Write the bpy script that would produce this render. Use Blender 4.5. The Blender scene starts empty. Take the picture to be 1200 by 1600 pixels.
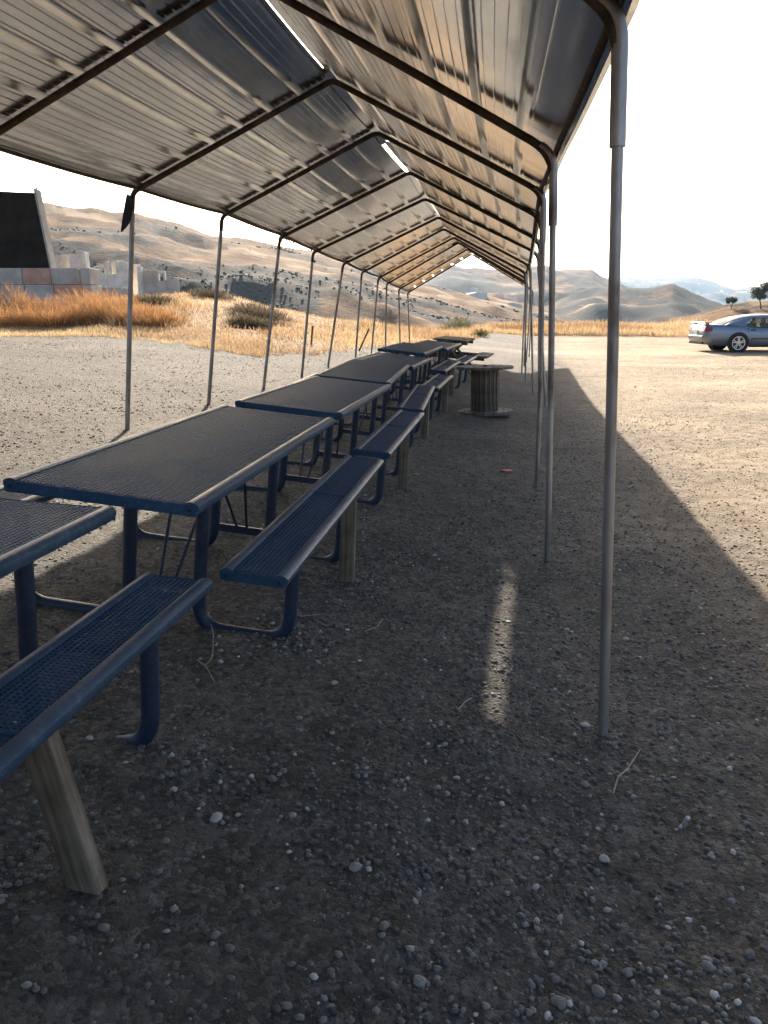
import bpy, math, random
import numpy as np
from mathutils import Vector, Matrix

R = math.radians
rng = np.random.default_rng(7)
random.seed(7)
scene = bpy.context.scene
COL = scene.collection

# ------------------------------------------------------------------ camera
ZC = 1.58                       # eye height above the ground at the right-hand posts
F, YH, VX = 1280.0, 488.0, 815.0   # focal length (px of a 1200x1600 frame), horizon row, vanishing column of the canopy
PITCH = math.atan((800 - YH) / F)
_cp, _sp = math.cos(PITCH), math.sin(PITCH)
def _ray(x, y):
    u, v = (x - 600) / F, (y - 800) / F
    return np.array([u, _cp - v * _sp, -_sp - v * _cp])
_d = _ray(VX, YH)
YAW = math.atan2(_d[0], _d[1])
_ca, _sa = math.cos(YAW), math.sin(YAW)
def rw(x, y):
    d = _ray(x, y)
    return np.array([d[0] * _ca - d[1] * _sa, d[0] * _sa + d[1] * _ca, d[2]])
def at_y(x, y, Y):              # pixel -> point in the plane Y = const
    d = rw(x, y); return np.array([0, 0, ZC]) + d * Y / d[1]
def at_d(x, y, dist):           # pixel -> point at a horizontal distance
    d = rw(x, y); return np.array([0, 0, ZC]) + d * dist / math.hypot(d[0], d[1])
def az_of(x):                   # azimuth (right of +Y) of a pixel column at the horizon
    d = rw(x, YH); return math.atan2(d[0], d[1])

cam = bpy.data.cameras.new('camera')
cam.sensor_fit = 'VERTICAL'; cam.sensor_height = 24.0; cam.lens = 24.0 * F / 1600
cam.clip_start = 0.05; cam.clip_end = 40000
camo = bpy.data.objects.new('camera', cam); COL.objects.link(camo)
camo.location = (0, 0, ZC); camo.rotation_euler = (math.pi / 2 - PITCH, 0, YAW)
scene.camera = camo

# ------------------------------------------------------------------ sky, sun, exposure
SUN = Vector((-0.475, 2.15, 1.0)).normalized()
sun_el = math.asin(SUN.z); sun_az = math.atan2(SUN.x, SUN.y)
world = bpy.data.worlds.new('World'); scene.world = world; world.use_nodes = True
wn = world.node_tree.nodes; wl = world.node_tree.links
sky = wn.new('ShaderNodeTexSky'); sky.sky_type = 'NISHITA'; sky.sun_disc = False
sky.sun_elevation = sun_el; sky.sun_rotation = sun_az
sky.air_density = 1.0; sky.dust_density = 5.0; sky.ozone_density = 1.0; sky.altitude = 300
bg = wn['Background']; bg.inputs['Strength'].default_value = 0.08
wl.new(sky.outputs['Color'], bg.inputs['Color'])
sl = bpy.data.lights.new('sun', 'SUN'); sl.energy = 5.0; sl.angle = R(0.53); sl.color = (1.0, 0.90, 0.76)
so = bpy.data.objects.new('sun', sl); COL.objects.link(so)
so.rotation_euler = (-SUN).to_track_quat('-Z', 'Y').to_euler()
vs = scene.view_settings
vs.view_transform = 'Standard'; vs.look = 'None'; vs.gamma = 1.0; vs.use_curve_mapping = False
vs.exposure = 1.9
cy = scene.cycles
cy.use_denoising = True
cy.max_bounces = 8; cy.diffuse_bounces = 4; cy.glossy_bounces = 4; cy.transmission_bounces = 6
cy.volume_bounces = 1; cy.transparent_max_bounces = 8; cy.caustics_reflective = False; cy.caustics_refractive = False
cy.sample_clamp_indirect = 6.0

# ------------------------------------------------------------------ noise in numpy
def _hash(ix, iy, s):
    h = (ix.astype(np.int64) * 374761393 + iy.astype(np.int64) * 668265263 + s * 1442695041) & 0xFFFFFFFF
    h = ((h ^ (h >> 13)) * 1274126177) & 0xFFFFFFFF
    return ((h ^ (h >> 16)) & 0xFFFFFF) / float(0xFFFFFF)
def vnoise(x, y, s=0):
    x = np.asarray(x, float); y = np.asarray(y, float)
    ix = np.floor(x); iy = np.floor(y); fx = x - ix; fy = y - iy
    fx = fx * fx * fx * (fx * (fx * 6 - 15) + 10); fy = fy * fy * fy * (fy * (fy * 6 - 15) + 10)
    a = _hash(ix, iy, s); b = _hash(ix + 1, iy, s); c = _hash(ix, iy + 1, s); d = _hash(ix + 1, iy + 1, s)
    return (a + (b - a) * fx) * (1 - fy) + (c + (d - c) * fx) * fy
def fbm(x, y, oct=4, s=0):
    t = 0; a = 0.5
    for i in range(oct):
        t = t + a * (vnoise(x, y, s + i * 17) - 0.5) * 2; x = np.asarray(x) * 2.03 + 5.2; y = np.asarray(y) * 2.03 + 1.7; a *= 0.5
    return t
def sstep(a, b, x):
    t = np.clip((x - a) / (b - a), 0, 1); return t * t * (3 - 2 * t)

# ------------------------------------------------------------------ terrain
def _tab(rows):                 # [(px x, px y or None, value)] -> azimuth-sorted arrays
    a = np.array([az_of(r[0]) for r in rows]); return a
def prof(px, vals):
    a = np.array([az_of(p) for p in px]); v = np.array(vals, float)
    return lambda az: np.interp(az, a, v)
def crest(pts, dist):           # crest given by its silhouette pixels and a distance -> z(az)
    d = dist if hasattr(dist, '__len__') else [dist] * len(pts)
    a = np.array([az_of(p[0]) for p in pts]); z = np.array([at_d(p[0], p[1], dd)[2] for p, dd in zip(pts, d)])
    return lambda az: np.interp(az, a, z)
EDGE = prof([-300, 0, 130, 250, 330, 400, 500, 560, 620, 700, 745, 770, 1060, 1500],
            [30, 28, 27.5, 24.5, 22.5, 20.8, 21.5, 24, 27, 30, 37, 45, 44, 44])
CA_R = prof([-300, 0, 130, 270, 340, 430, 560, 700, 760, 1060, 1500], [46, 46, 46, 50, 55, 55, 52, 50, 53, 53, 53])
_pa = [(-300, 478), (0, 474), (130, 470), (270, 460), (338, 459), (379, 467), (426, 481), (457, 485), (508, 498), (555, 503), (620, 516), (700, 519), (760, 516), (860, 512), (1060, 514), (1300, 512)]
CA_Z = crest(_pa, [float(CA_R(az_of(p[0]))) for p in _pa])
HILLS = [   # crest z(az), crest distance, front reach, back reach, power
    (crest([(-400, 300), (0, 312), (70, 317), (160, 325), (230, 335), (290, 351), (340, 364), (400, 374), (440, 382), (500, 394), (560, 408), (620, 430), (690, 452), (760, 470), (830, 484), (900, 505), (1600, 520)], 640), 640, 500, 500, 1.15),
    (crest([(-400, 520), (300, 520), (420, 470), (560, 452), (640, 455), (700, 458), (760, 462), (830, 478), (900, 500), (960, 510), (1600, 525)], 900), 900, 420, 300, 1.0),
    (crest([(-400, 480), (400, 440), (520, 430), (600, 420), (660, 424), (700, 417), (740, 421), (790, 424), (830, 416), (850, 414), (862, 421), (921, 422), (945, 436), (975, 447), (1010, 462), (1060, 480), (1100, 495), (1600, 520)], 1900), 1900, 900, 700, 1.0),
    (crest([(-400, 520), (780, 520), (860, 478), (900, 458), (930, 447), (985, 449), (1020, 446), (1048, 443), (1075, 456), (1100, 467), (1122, 477), (1150, 489), (1180, 500), (1600, 520)], 1250), 1250, 420, 400, 0.9),
    (crest([(-400, 540), (960, 530), (1020, 503), (1050, 496), (1090, 488), (1130, 477), (1170, 474), (1200, 471), (1300, 462), (1600, 470)], 260), 260, 150, 160, 0.8),
    (crest([(-400, 430), (700, 440), (900, 437), (960, 432), (1010, 437), (1060, 433), (1110, 441), (1150, 455), (1180, 449), (1240, 440), (1600, 430)], 6500), 6500, 2500, 2000, 0.9),
]
BASE = -26.0
def lot_z(X, Y):                # the gravel lot: level on the right, climbing to the left under the tables
    s = np.interp(X, [-3.9, -2.9, -2.2, -1.2, .3], [.47, .325, .245, .16, 0]) + 0.045 * np.clip(-3.9 - X, 0, 7)
    far = 0.0125 * np.clip(Y - 17, 0, 60) * sstep(-4, 6, X) + 0.010 * np.clip(Y - 14, 0, 40) * (1 - sstep(-4, 6, X))
    return s + far + 0.02 * fbm(X * 0.5, Y * 0.5, 2, 3)
def terrain(X, Y):
    X = np.asarray(X, float); Y = np.asarray(Y, float)
    r = np.hypot(X, Y); az = np.arctan2(X, Y)
    e = EDGE(az); ra = CA_R(az); za = CA_Z(az)
    lz = lot_z(X, Y)
    ex, ey = e * np.sin(az), e * np.cos(az)
    ze = lot_z(ex, ey)
    t = np.clip((r - e) / (ra - e), 0, 1)
    near = np.where(r < e, lz, ze + (za - ze) * (t ** 0.8) * (1.0) + 0.18 * fbm(X * .25, Y * .25, 3, 9) * np.sin(np.pi * t))
    back = za + (BASE - za) * sstep(0, 1, (r - ra) / 110.0)
    near = np.where(r > ra, back, near)
    H = near
    for i, (zc, rc, wf, wb, p) in enumerate(HILLS):
        z = zc(az)
        g = np.where(r < rc, np.clip((r - (rc - wf)) / wf, 0, 1) ** p, 1 - sstep(0, wb, r - rc))
        sc = rc * 0.16
        gul = 1 - np.abs(fbm(X / sc + 3.1 * i, Y / sc, 4, 30 + i)) * 2.2
        amp = (0.014 * rc) * np.clip(g * 3, 0, 1) * (1 - 0.8 * g ** 3)
        h = BASE + (z - BASE) * g + amp * (gul - 0.55) + rc * 0.0042 * fbm(X / (sc * .2), Y / (sc * .2), 4, 50 + i)
        h = np.where(r > ra + 20, h, -999)
        H = np.maximum(H, h)
    # fine relief of the lot
    near_w = np.where(r < e, 1.0, 0.5) * np.exp(-r / 60)
    H = H + near_w * (0.020 * fbm(X * 2.6, Y * 2.6, 3, 70) + 0.006 * fbm(X * 13, Y * 13, 2, 80))
    return H
def gz(x, y): return float(terrain(np.array([x]), np.array([y]))[0])

# ------------------------------------------------------------------ materials
def mat(name, base=(.5, .5, .5), rough=.7, metal=0.0, spec=None):
    m = bpy.data.materials.new(name); m.use_nodes = True
    n = m.node_tree.nodes; l = m.node_tree.links; b = n['Principled BSDF']
    b.inputs['Base Color'].default_value = (*base, 1); b.inputs['Roughness'].default_value = rough
    b.inputs['Metallic'].default_value = metal
    if spec is not None: b.inputs['Specular IOR Level'].default_value = spec
    return m, n, l, b
def tex(n, l, kind='Noise', scale=5, coord='Object', detail=5, rough=.6, vec=None, stretch=None):
    c = n.new('ShaderNodeTexCoord')
    src = vec if vec is not None else c.outputs[coord]
    if stretch:
        mp = n.new('ShaderNodeMapping'); mp.inputs['Scale'].default_value = stretch
        l.new(src, mp.inputs['Vector']); src = mp.outputs['Vector']
    t = n.new('ShaderNodeTex' + kind); l.new(src, t.inputs['Vector']); t.inputs['Scale'].default_value = scale
    if kind == 'Noise': t.inputs['Detail'].default_value = detail; t.inputs['Roughness'].default_value = rough
    return t
def ramp(n, l, fac, stops):
    r = n.new('ShaderNodeValToRGB'); l.new(fac, r.inputs['Fac'])
    e = r.color_ramp.elements
    while len(e) < len(stops): e.new(0.5)
    for el, (p, c) in zip(e, stops): el.position = p; el.color = (*c, 1) if len(c) == 3 else c
    return r
def mixc(n, l, fac, a, b, mode='MIX'):
    m = n.new('ShaderNodeMix'); m.data_type = 'RGBA'; m.blend_type = mode
    for sock, v in ((m.inputs[0], fac), (m.inputs[6], a), (m.inputs[7], b)):
        if isinstance(v, (int, float)): sock.default_value = v
        elif isinstance(v, tuple): sock.default_value = (*v, 1)
        else: l.new(v, sock)
    return m.outputs[2]
def math_(n, l, op, a, b=None, clamp=False):
    m = n.new('ShaderNodeMath'); m.operation = op; m.use_clamp = clamp
    for s, v in ((m.inputs[0], a), (m.inputs[1], b)):
        if v is None: continue
        if isinstance(v, (int, float)): s.default_value = v
        else: l.new(v, s)
    return m.outputs[0]
def bump(n, l, b, h, strength=.3, dist=.01):
    bp = n.new('ShaderNodeBump'); bp.inputs['Strength'].default_value = strength; bp.inputs['Distance'].default_value = dist
    l.new(h, bp.inputs['Height']); l.new(bp.outputs['Normal'], b.inputs['Normal']); return bp
def attr(n, name):
    a = n.new('ShaderNodeAttribute'); a.attribute_name = name; return a

M = {}
def make_materials():
    # ground of the lot: crushed stone and dirt, tan on the right, dark millings on the left
    m, n, l, b = mat('lot_ground', rough=.95, spec=.15)
    gpos = n.new('ShaderNodeNewGeometry').outputs['Position']
    big = tex(n, l, 'Noise', .45, vec=gpos, detail=6)
    mid = tex(n, l, 'Noise', 6, vec=gpos, detail=8, rough=.7)
    fine = tex(n, l, 'Noise', 70, vec=gpos, detail=6, rough=.75)
    vor = tex(n, l, 'Voronoi', 48, vec=gpos)
    vor2 = tex(n, l, 'Voronoi', 130, vec=gpos)
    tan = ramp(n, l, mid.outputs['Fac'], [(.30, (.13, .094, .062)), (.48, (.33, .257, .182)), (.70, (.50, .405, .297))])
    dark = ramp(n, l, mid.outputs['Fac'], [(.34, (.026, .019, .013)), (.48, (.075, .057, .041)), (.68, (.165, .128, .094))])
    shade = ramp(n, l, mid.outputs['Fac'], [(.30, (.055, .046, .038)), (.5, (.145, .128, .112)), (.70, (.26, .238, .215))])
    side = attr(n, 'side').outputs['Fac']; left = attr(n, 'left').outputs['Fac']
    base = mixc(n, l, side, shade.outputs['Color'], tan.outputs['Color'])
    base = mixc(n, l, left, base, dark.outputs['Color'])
    stone = ramp(n, l, vor.outputs['Color'], [(.1, (.05, .045, .04)), (.5, (.16, .142, .125)), (.9, (.36, .33, .30))])
    stone2 = mixc(n, l, side, stone.outputs['Color'], tan.outputs['Color'])
    smask = ramp(n, l, fine.outputs['Fac'], [(.42, (0, 0, 0)), (.52, (1, 1, 1))])
    base = mixc(n, l, math_(n, l, 'MULTIPLY', smask.outputs['Color'], .7), base, stone2)
    pale = attr(n, 'pale').outputs['Fac']
    base = mixc(n, l, math_(n, l, 'MULTIPLY', pale, .85), base, (.50, .40, .28))
    bd = ramp(n, l, big.outputs['Fac'], [(.3, (.62, .62, .62)), (.65, (1.1, 1.08, 1.05))])
    base = mixc(n, l, 1.0, base, bd.outputs['Color'], 'MULTIPLY')
    grassy = attr(n, 'dry').outputs['Fac']
    gcol = ramp(n, l, mid.outputs['Fac'], [(.3, (.12, .062, .03)), (.55, (.25, .145, .068)), (.75, (.38, .25, .125))])
    base = mixc(n, l, grassy, base, gcol.outputs['Color'])
    l.new(base, b.inputs['Base Color'])
    h = math_(n, l, 'ADD', math_(n, l, 'MULTIPLY', vor.outputs['Distance'], -.8), math_(n, l, 'MULTIPLY', fine.outputs['Fac'], 1.0))
    h = math_(n, l, 'ADD', h, math_(n, l, 'MULTIPLY', vor2.outputs['Distance'], -.35))
    h = math_(n, l, 'ADD', h, math_(n, l, 'MULTIPLY', mid.outputs['Fac'], 1.2))
    bump(n, l, b, h, 1.0, .03)
    M['ground'] = m
    # far hills: cured grass with dark scrub
    m, n, l, b = mat('hill_ground', rough=1.0, spec=.05)
    gpos = n.new('ShaderNodeNewGeometry').outputs['Position']
    a1 = tex(n, l, 'Noise', .035, vec=gpos, detail=9, rough=.65); a2 = tex(n, l, 'Noise', .28, vec=gpos, detail=6, rough=.7)
    gr = ramp(n, l, a1.outputs['Fac'], [(.3, (.08, .038, .017)), (.5, (.15, .081, .037)), (.7, (.23, .14, .07))])
    sc = ramp(n, l, a2.outputs['Fac'], [(.3, (.018, .016, .015)), (.7, (.06, .047, .036))])
    s = attr(n, 'scrub').outputs['Fac']
    a3 = tex(n, l, 'Noise', .055, vec=gpos, detail=10, rough=.72, stretch=(1, 1.8, 2.5))
    s = math_(n, l, 'ADD', s, math_(n, l, 'MULTIPLY', math_(n, l, 'SUBTRACT', a3.outputs['Fac'], .5), 2.4))
    f = math_(n, l, 'ADD', s, math_(n, l, 'MULTIPLY', math_(n, l, 'SUBTRACT', a2.outputs['Fac'], .5), 1.1), True)
    fr = ramp(n, l, f, [(.42, (0, 0, 0)), (.60, (1, 1, 1))])
    c = mixc(n, l, fr.outputs['Color'], gr.outputs['Color'], sc.outputs['Color'])
    p = attr(n, 'pale').outputs['Fac']
    c = mixc(n, l, math_(n, l, 'MULTIPLY', p, .7), c, (.36, .26, .165))
    l.new(c, b.inputs['Base Color']); bump(n, l, b, a2.outputs['Fac'], .6, 2.0)
    M['hill'] = m
    # stones
    m, n, l, b = mat('stone', rough=.85, spec=.3)
    t = attr(n, 'tone').outputs['Fac']; nz = tex(n, l, 'Noise', 60)
    c = ramp(n, l, t, [(0, (.05, .045, .04)), (.45, (.14, .13, .12)), (.75, (.26, .245, .23)), (1, (.52, .50, .47))])
    cw = ramp(n, l, t, [(0, (.075, .055, .038)), (.45, (.26, .20, .14)), (1, (.52, .43, .33))])
    cm = mixc(n, l, attr(n, 'warm').outputs['Fac'], c.outputs['Color'], cw.outputs['Color'])
    c2 = mixc(n, l, .35, cm, ramp(n, l, nz.outputs['Fac'], [(.3, (.5, .5, .5)), (.7, (1.2, 1.15, 1.1))]).outputs['Color'], 'MULTIPLY')
    l.new(c2, b.inputs['Base Color']); M['stone'] = m
    # galvanised roof sheet
    m, n, l, b = mat('galvanised_sheet', (.8, .8, .78), .22, 1.0)
    gpos = n.new('ShaderNodeNewGeometry').outputs['Position']
    oi = n.new('ShaderNodeObjectInfo')
    w = tex(n, l, 'Noise', .9, vec=gpos, detail=3, stretch=(1, .45, 1)); sp = tex(n, l, 'Noise', 9, vec=gpos, detail=6); dn = tex(n, l, 'Noise', 3.2, vec=gpos, detail=2, stretch=(1, .35, 1))
    st = tex(n, l, 'Noise', 26, vec=gpos, detail=5, stretch=(1, .06, 1))
    col = ramp(n, l, sp.outputs['Fac'], [(.3, (.86, .89, .91)), (.7, (.93, .955, .975))])
    dirt = ramp(n, l, st.outputs['Fac'], [(.36, (.62, .54, .44)), (.55, (1, .98, .95))])
    c = mixc(n, l, .18, col.outputs['Color'], dirt.outputs['Color'], 'MULTIPLY')
    l.new(c, b.inputs['Base Color'])
    rr = math_(n, l, 'ADD', math_(n, l, 'MULTIPLY', w.outputs['Fac'], .14), math_(n, l, 'MULTIPLY', oi.outputs['Random'], .06))
    l.new(math_(n, l, 'ADD', rr, .07), b.inputs['Roughness'])
    hh = math_(n, l, 'ADD', w.outputs['Fac'], math_(n, l, 'MULTIPLY', dn.outputs['Fac'], .05))
    bump(n, l, b, hh, .5, .035)
    M['sheet'] = m
    # pipes
    m, n, l, b = mat('galvanised_pipe', (.3, .3, .31), .5, .75)
    gpos = n.new('ShaderNodeNewGeometry').outputs['Position']
    t1 = tex(n, l, 'Noise', 7, vec=gpos, detail=6, stretch=(1, 1, .35)); t2 = tex(n, l, 'Noise', 40, vec=gpos, detail=4)
    c = ramp(n, l, t1.outputs['Fac'], [(.32, (.11, .09, .075)), (.45, (.25, .24, .235)), (.72, (.40, .40, .41))])
    l.new(c.outputs['Color'], b.inputs['Base Color'])
    l.new(math_(n, l, 'ADD', math_(n, l, 'MULTIPLY', t2.outputs['Fac'], .3), .32), b.inputs['Roughness'])
    bump(n, l, b, t2.outputs['Fac'], .15, .002); M['pipe'] = m
    m, n, l, b = mat('rusty_pipe', (.1, .07, .05), .7, .5)
    gpos = n.new('ShaderNodeNewGeometry').outputs['Position']
    t1 = tex(n, l, 'Noise', 11, vec=gpos, detail=7)
    c = ramp(n, l, t1.outputs['Fac'], [(.3, (.03, .022, .017)), (.55, (.085, .063, .048)), (.75, (.15, .112, .088))])
    l.new(c.outputs['Color'], b.inputs['Base Color']); bump(n, l, b, t1.outputs['Fac'], .2, .003); M['rusty'] = m
    # table coating
    def coat(name, dk, lt, dust, r0):
        m, n, l, b = mat(name, dk, r0)
        o = tex(n, l, 'Noise', 3.5, detail=7, rough=.7); f2 = tex(n, l, 'Noise', 45, detail=5, rough=.7)
        c = ramp(n, l, o.outputs['Fac'], [(.3, dk), (.7, lt)])
        d = ramp(n, l, f2.outputs['Fac'], [(.52, (0, 0, 0)), (.72, (1, 1, 1))])
        d2 = ramp(n, l, o.outputs['Fac'], [(.45, (.25, .25, .25)), (.65, (1, 1, 1))])
        k = math_(n, l, 'MULTIPLY', math_(n, l, 'MULTIPLY', d.outputs['Color'], d2.outputs['Color']), .5)
        l.new(mixc(n, l, k, c.outputs['Color'], dust), b.inputs['Base Color'])
        l.new(math_(n, l, 'ADD', math_(n, l, 'MULTIPLY', o.outputs['Fac'], .35), r0 - .15), b.inputs['Roughness'])
        bump(n, l, b, f2.outputs['Fac'], .1, .002)
        return m
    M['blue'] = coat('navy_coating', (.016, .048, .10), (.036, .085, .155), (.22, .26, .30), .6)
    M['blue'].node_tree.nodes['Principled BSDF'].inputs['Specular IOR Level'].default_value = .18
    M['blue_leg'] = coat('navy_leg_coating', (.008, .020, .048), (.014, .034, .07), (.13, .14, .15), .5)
    M['blue_rim'] = coat('worn_navy_edge', (.014, .042, .085), (.04, .088, .145), (.28, .32, .35), .45)
    # wood
    def wood(name, c0, c1, c2, grain=(1, 1, .06), scale=38):
        m, n, l, b = mat(name, c1, .85)
        g = tex(n, l, 'Noise', scale, detail=6, rough=.65, stretch=grain); k = tex(n, l, 'Noise', 5, detail=4)
        c = ramp(n, l, g.outputs['Fac'], [(.32, c0), (.5, c1), (.7, c2)])
        s = ramp(n, l, k.outputs['Fac'], [(.35, (.6, .56, .5)), (.6, (1.05, 1.02, 1))])
        l.new(mixc(n, l, 1.0, c.outputs['Color'], s.outputs['Color'], 'MULTIPLY'), b.inputs['Base Color'])
        bump(n, l, b, g.outputs['Fac'], .5, .006); return m
    M['wood'] = wood('weathered_wood', (.10, .075, .05), (.24, .19, .135), (.38, .32, .25))
    M['wood_prop'] = wood('weathered_prop_wood', (.07, .055, .04), (.17, .14, .105), (.28, .24, .19))
    M['wood_grey'] = wood('grey_weathered_wood', (.055, .045, .036), (.15, .125, .10), (.26, .225, .19))
    M['wood_flat'] = wood('grey_plank_top', (.06, .05, .042), (.17, .15, .13), (.30, .275, .25), (1, .06, 1))
    # vegetation
    def veg(name, c0, c1, trans=.25, rough=.8):
        m, n, l, b = mat(name, c1, rough, spec=.15)
        t = attr(n, 'tone').outputs['Fac']
        c = ramp(n, l, t, [(0, c0), (1, c1)]); l.new(c.outputs['Color'], b.inputs['Base Color'])
        tr = n.new('ShaderNodeBsdfTranslucent'); l.new(c.outputs['Color'], tr.inputs['Color'])
        mx = n.new('ShaderNodeMixShader'); mx.inputs[0].default_value = trans
        l.new(b.outputs[0], mx.inputs[1]); l.new(tr.outputs[0], mx.inputs[2]); l.new(mx.outputs[0], n['Material Output'].inputs['Surface'])
        return m
    M['grass'] = veg('dry_grass', (.20, .10, .042), (.56, .42, .25), .4)
    M['brush'] = veg('rust_brush', (.15, .068, .027), (.50, .27, .115), .38)
    M['shrub'] = veg('dusky_shrub', (.06, .05, .034), (.19, .145, .09), .25)
    M['greenshrub'] = veg('olive_shrub', (.05, .05, .02), (.16, .14, .055), .3)
    M['scrub'] = veg('far_scrub', (.04, .036, .028), (.12, .10, .07), 0.0)
    M['leaf'] = veg('tree_leaf', (.03, .04, .022), (.10, .115, .06), .25)
    M['bark'] = wood('bark', (.03, .025, .02), (.09, .07, .055), (.15, .12, .10))
    M['twig'] = mat('dry_twig', (.33, .27, .19), .85)[0]
    # concrete and painted things
    def conc(name, c, v=.75):
        m, n, l, b = mat(name, c, .95, spec=.12)
        t = tex(n, l, 'Noise', 1.6, detail=8, rough=.65); 
        r_ = ramp(n, l, t.outputs['Fac'], [(.3, (v * .8, v * .79, v * .77)), (.65, (1, 1, 1))])
        l.new(mixc(n, l, 1.0, c, r_.outputs['Color'], 'MULTIPLY'), b.inputs['Base Color']); bump(n, l, b, t.outputs['Fac'], .3, .02); return m
    M['conc'] = conc('grey_concrete', (.54, .50, .45)); M['pink'] = conc('salmon_concrete', (.60, .38, .29)); M['white'] = conc('whitewashed_concrete', (.82, .77, .68))
    M['tarp'] = conc('black_tarp', (.034, .029, .023), .45); M['lit_edge'] = conc('lit_edge_tone', (.42, .39, .34))
    M['roofdark'] = mat('far_roof', (.2, .12, .09), .8)[0]
    M['rag'] = mat('dark_rag', (.02, .02, .022), .9)[0]
    # car
    m, n, l, b = mat('silver_blue_paint', (.17, .20, .25), .32, .7); b.inputs['Coat Weight'].default_value = .8; b.inputs['Coat Roughness'].default_value = .08
    M['paint'] = m
    m, n, l, b = mat('car_glass', (.03, .035, .035), .03); b.inputs['Transmission Weight'].default_value = .85; b.inputs['IOR'].default_value = 1.05; b.inputs['Base Color'].default_value = (.55, .6, .58, 1)
    M['glass'] = m
    M['tyre'] = mat('tyre_rubber', (.012, .012, .012), .8)[0]; M['rim'] = mat('alloy_rim', (.6, .6, .6), .3, .9)[0]
    M['black'] = mat('black_trim', (.012, .012, .013), .6)[0]; M['tail'] = mat('red_tail_lens', (.16, .008, .014), .2)[0]
    M['seat'] = mat('car_seat', (.05, .048, .046), .9)[0]; M['plate'] = mat('number_plate', (.6, .6, .58), .5)[0]
    M['chrome'] = mat('chrome', (.7, .7, .7), .15, 1.0)[0]
    M['red'] = mat('red_litter', (.45, .05, .035), .6)[0]; M['yellow'] = mat('yellow_leaf', (.6, .45, .03), .7)[0]; M['paper'] = mat('paper_scrap', (.65, .64, .6), .8)[0]; M['greenbit'] = mat('green_litter', (.02, .22, .13), .4)[0]
make_materials()

# ------------------------------------------------------------------ mesh helpers
class MB:
    def __init__(s): s.v = []; s.f = []
    def add(s, vs, fs):
        o = len(s.v); s.v += [tuple(map(float, p)) for p in vs]; s.f += [tuple(i + o for i in f) for f in fs]; return s
    def box(s, c, d, rot=None, taper=None):
        x, y, z = (q / 2 for q in d)
        P = [Vector((a * x, b * y, e * z)) for e in (-1, 1) for b in (-1, 1) for a in (-1, 1)]
        if taper: P = [Vector((p.x * (taper if p.z > 0 else 1), p.y * (taper if p.z > 0 else 1), p.z)) for p in P]
        if rot is not None: P = [rot @ p for p in P]
        c = Vector(c)
        return s.add([p + c for p in P], [(0, 2, 3, 1), (4, 5, 7, 6), (0, 1, 5, 4), (2, 6, 7, 3), (0, 4, 6, 2), (1, 3, 7, 5)])
    def beam(s, a, b, w, h, up=(0, 0, 1)):
        a = Vector(a); b = Vector(b); y = (b - a); L = y.length; y.normalize(); u = Vector(up); x = y.cross(u)
        if x.length < 1e-4: x = y.cross(Vector((1, 0, 0)))
        x.normalize(); z = x.cross(y); m = Matrix((x, y, z)).transposed()
        return s.box((a + b) / 2, (w, L, h), m)
    def tube(s, path, r, n=10, caps=True):
        path = [Vector(p) for p in path]; N = len(path); rr = r if hasattr(r, '__len__') else [r] * N
        vs = []; ref = None
        for i, p in enumerate(path):
            t = (path[min(i + 1, N - 1)] - path[max(i - 1, 0)]).normalized()
            if ref is None:
                ref = t.cross(Vector((0, 0, 1))); ref = ref if ref.length > .1 else t.cross(Vector((0, 1, 0)))
            x = (ref - t * ref.dot(t)).normalized(); ref = x; y = t.cross(x)
            for k in range(n):
                a = 2 * math.pi * k / n; vs.append(p + (x * math.cos(a) + y * math.sin(a)) * rr[i])
        fs = [(i * n + k, i * n + (k + 1) % n, (i + 1) * n + (k + 1) % n, (i + 1) * n + k) for i in range(N - 1) for k in range(n)]
        if caps: fs += [tuple(range(n))[::-1], tuple((N - 1) * n + k for k in range(n))]
        return s.add(vs, fs)
    def lathe(s, prof_, n=24, c=(0, 0, 0), axis='z', caps=True):
        vs = []; c = Vector(c)
        for (r, h) in prof_:
            for k in range(n):
                a = 2 * math.pi * k / n
                p = Vector((r * math.cos(a), r * math.sin(a), h))
                if axis == 'y': p = Vector((p.x, p.z, p.y))
                vs.append(p + c)
        m = len(prof_)
        fs = [(i * n + k, i * n + (k + 1) % n, (i + 1) * n + (k + 1) % n, (i + 1) * n + k) for i in range(m - 1) for k in range(n)]
        if caps: fs += [tuple(range(n))[::-1], tuple((m - 1) * n + k for k in range(n))]
        return s.add(vs, fs)
    def prism(s, poly, a, b, axis='y'):      # polygon extruded between two values of one axis
        n = len(poly)
        if axis == 'y': vs = [(p[0], a, p[1]) for p in poly] + [(p[0], b, p[1]) for p in poly]
        elif axis == 'x': vs = [(a, p[0], p[1]) for p in poly] + [(b, p[0], p[1]) for p in poly]
        else: vs = [(p[0], p[1], a) for p in poly] + [(p[0], p[1], b) for p in poly]
        return s.add(vs, [tuple(range(n))[::-1], tuple(range(n, 2 * n))] + [(i, (i + 1) % n, n + (i + 1) % n, n + i) for i in range(n)])
    def mesh(s, name, m, smooth=False):
        me = bpy.data.meshes.new(name); me.from_pydata(s.v, [], s.f); me.update()
        if m is not None: me.materials.append(M[m] if isinstance(m, str) else m)
        if smooth: me.polygons.foreach_set('use_smooth', [True] * len(me.polygons))
        return me
    def build(s, name, m, parent=None, smooth=False, bevel=0):
        o = bpy.data.objects.new(name, s.mesh(name, m, smooth)); COL.objects.link(o); o.parent = parent
        if bevel:
            bv = o.modifiers.new('bevel', 'BEVEL'); bv.width = bevel; bv.segments = 2; bv.limit_method = 'ANGLE'
        if smooth == 'auto': auto(o)
        return o
def auto(o, ang=40):
    me = o.data
    me.polygons.foreach_set('use_smooth', [True] * len(me.polygons))
    me.set_sharp_from_angle(angle=R(ang))
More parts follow.
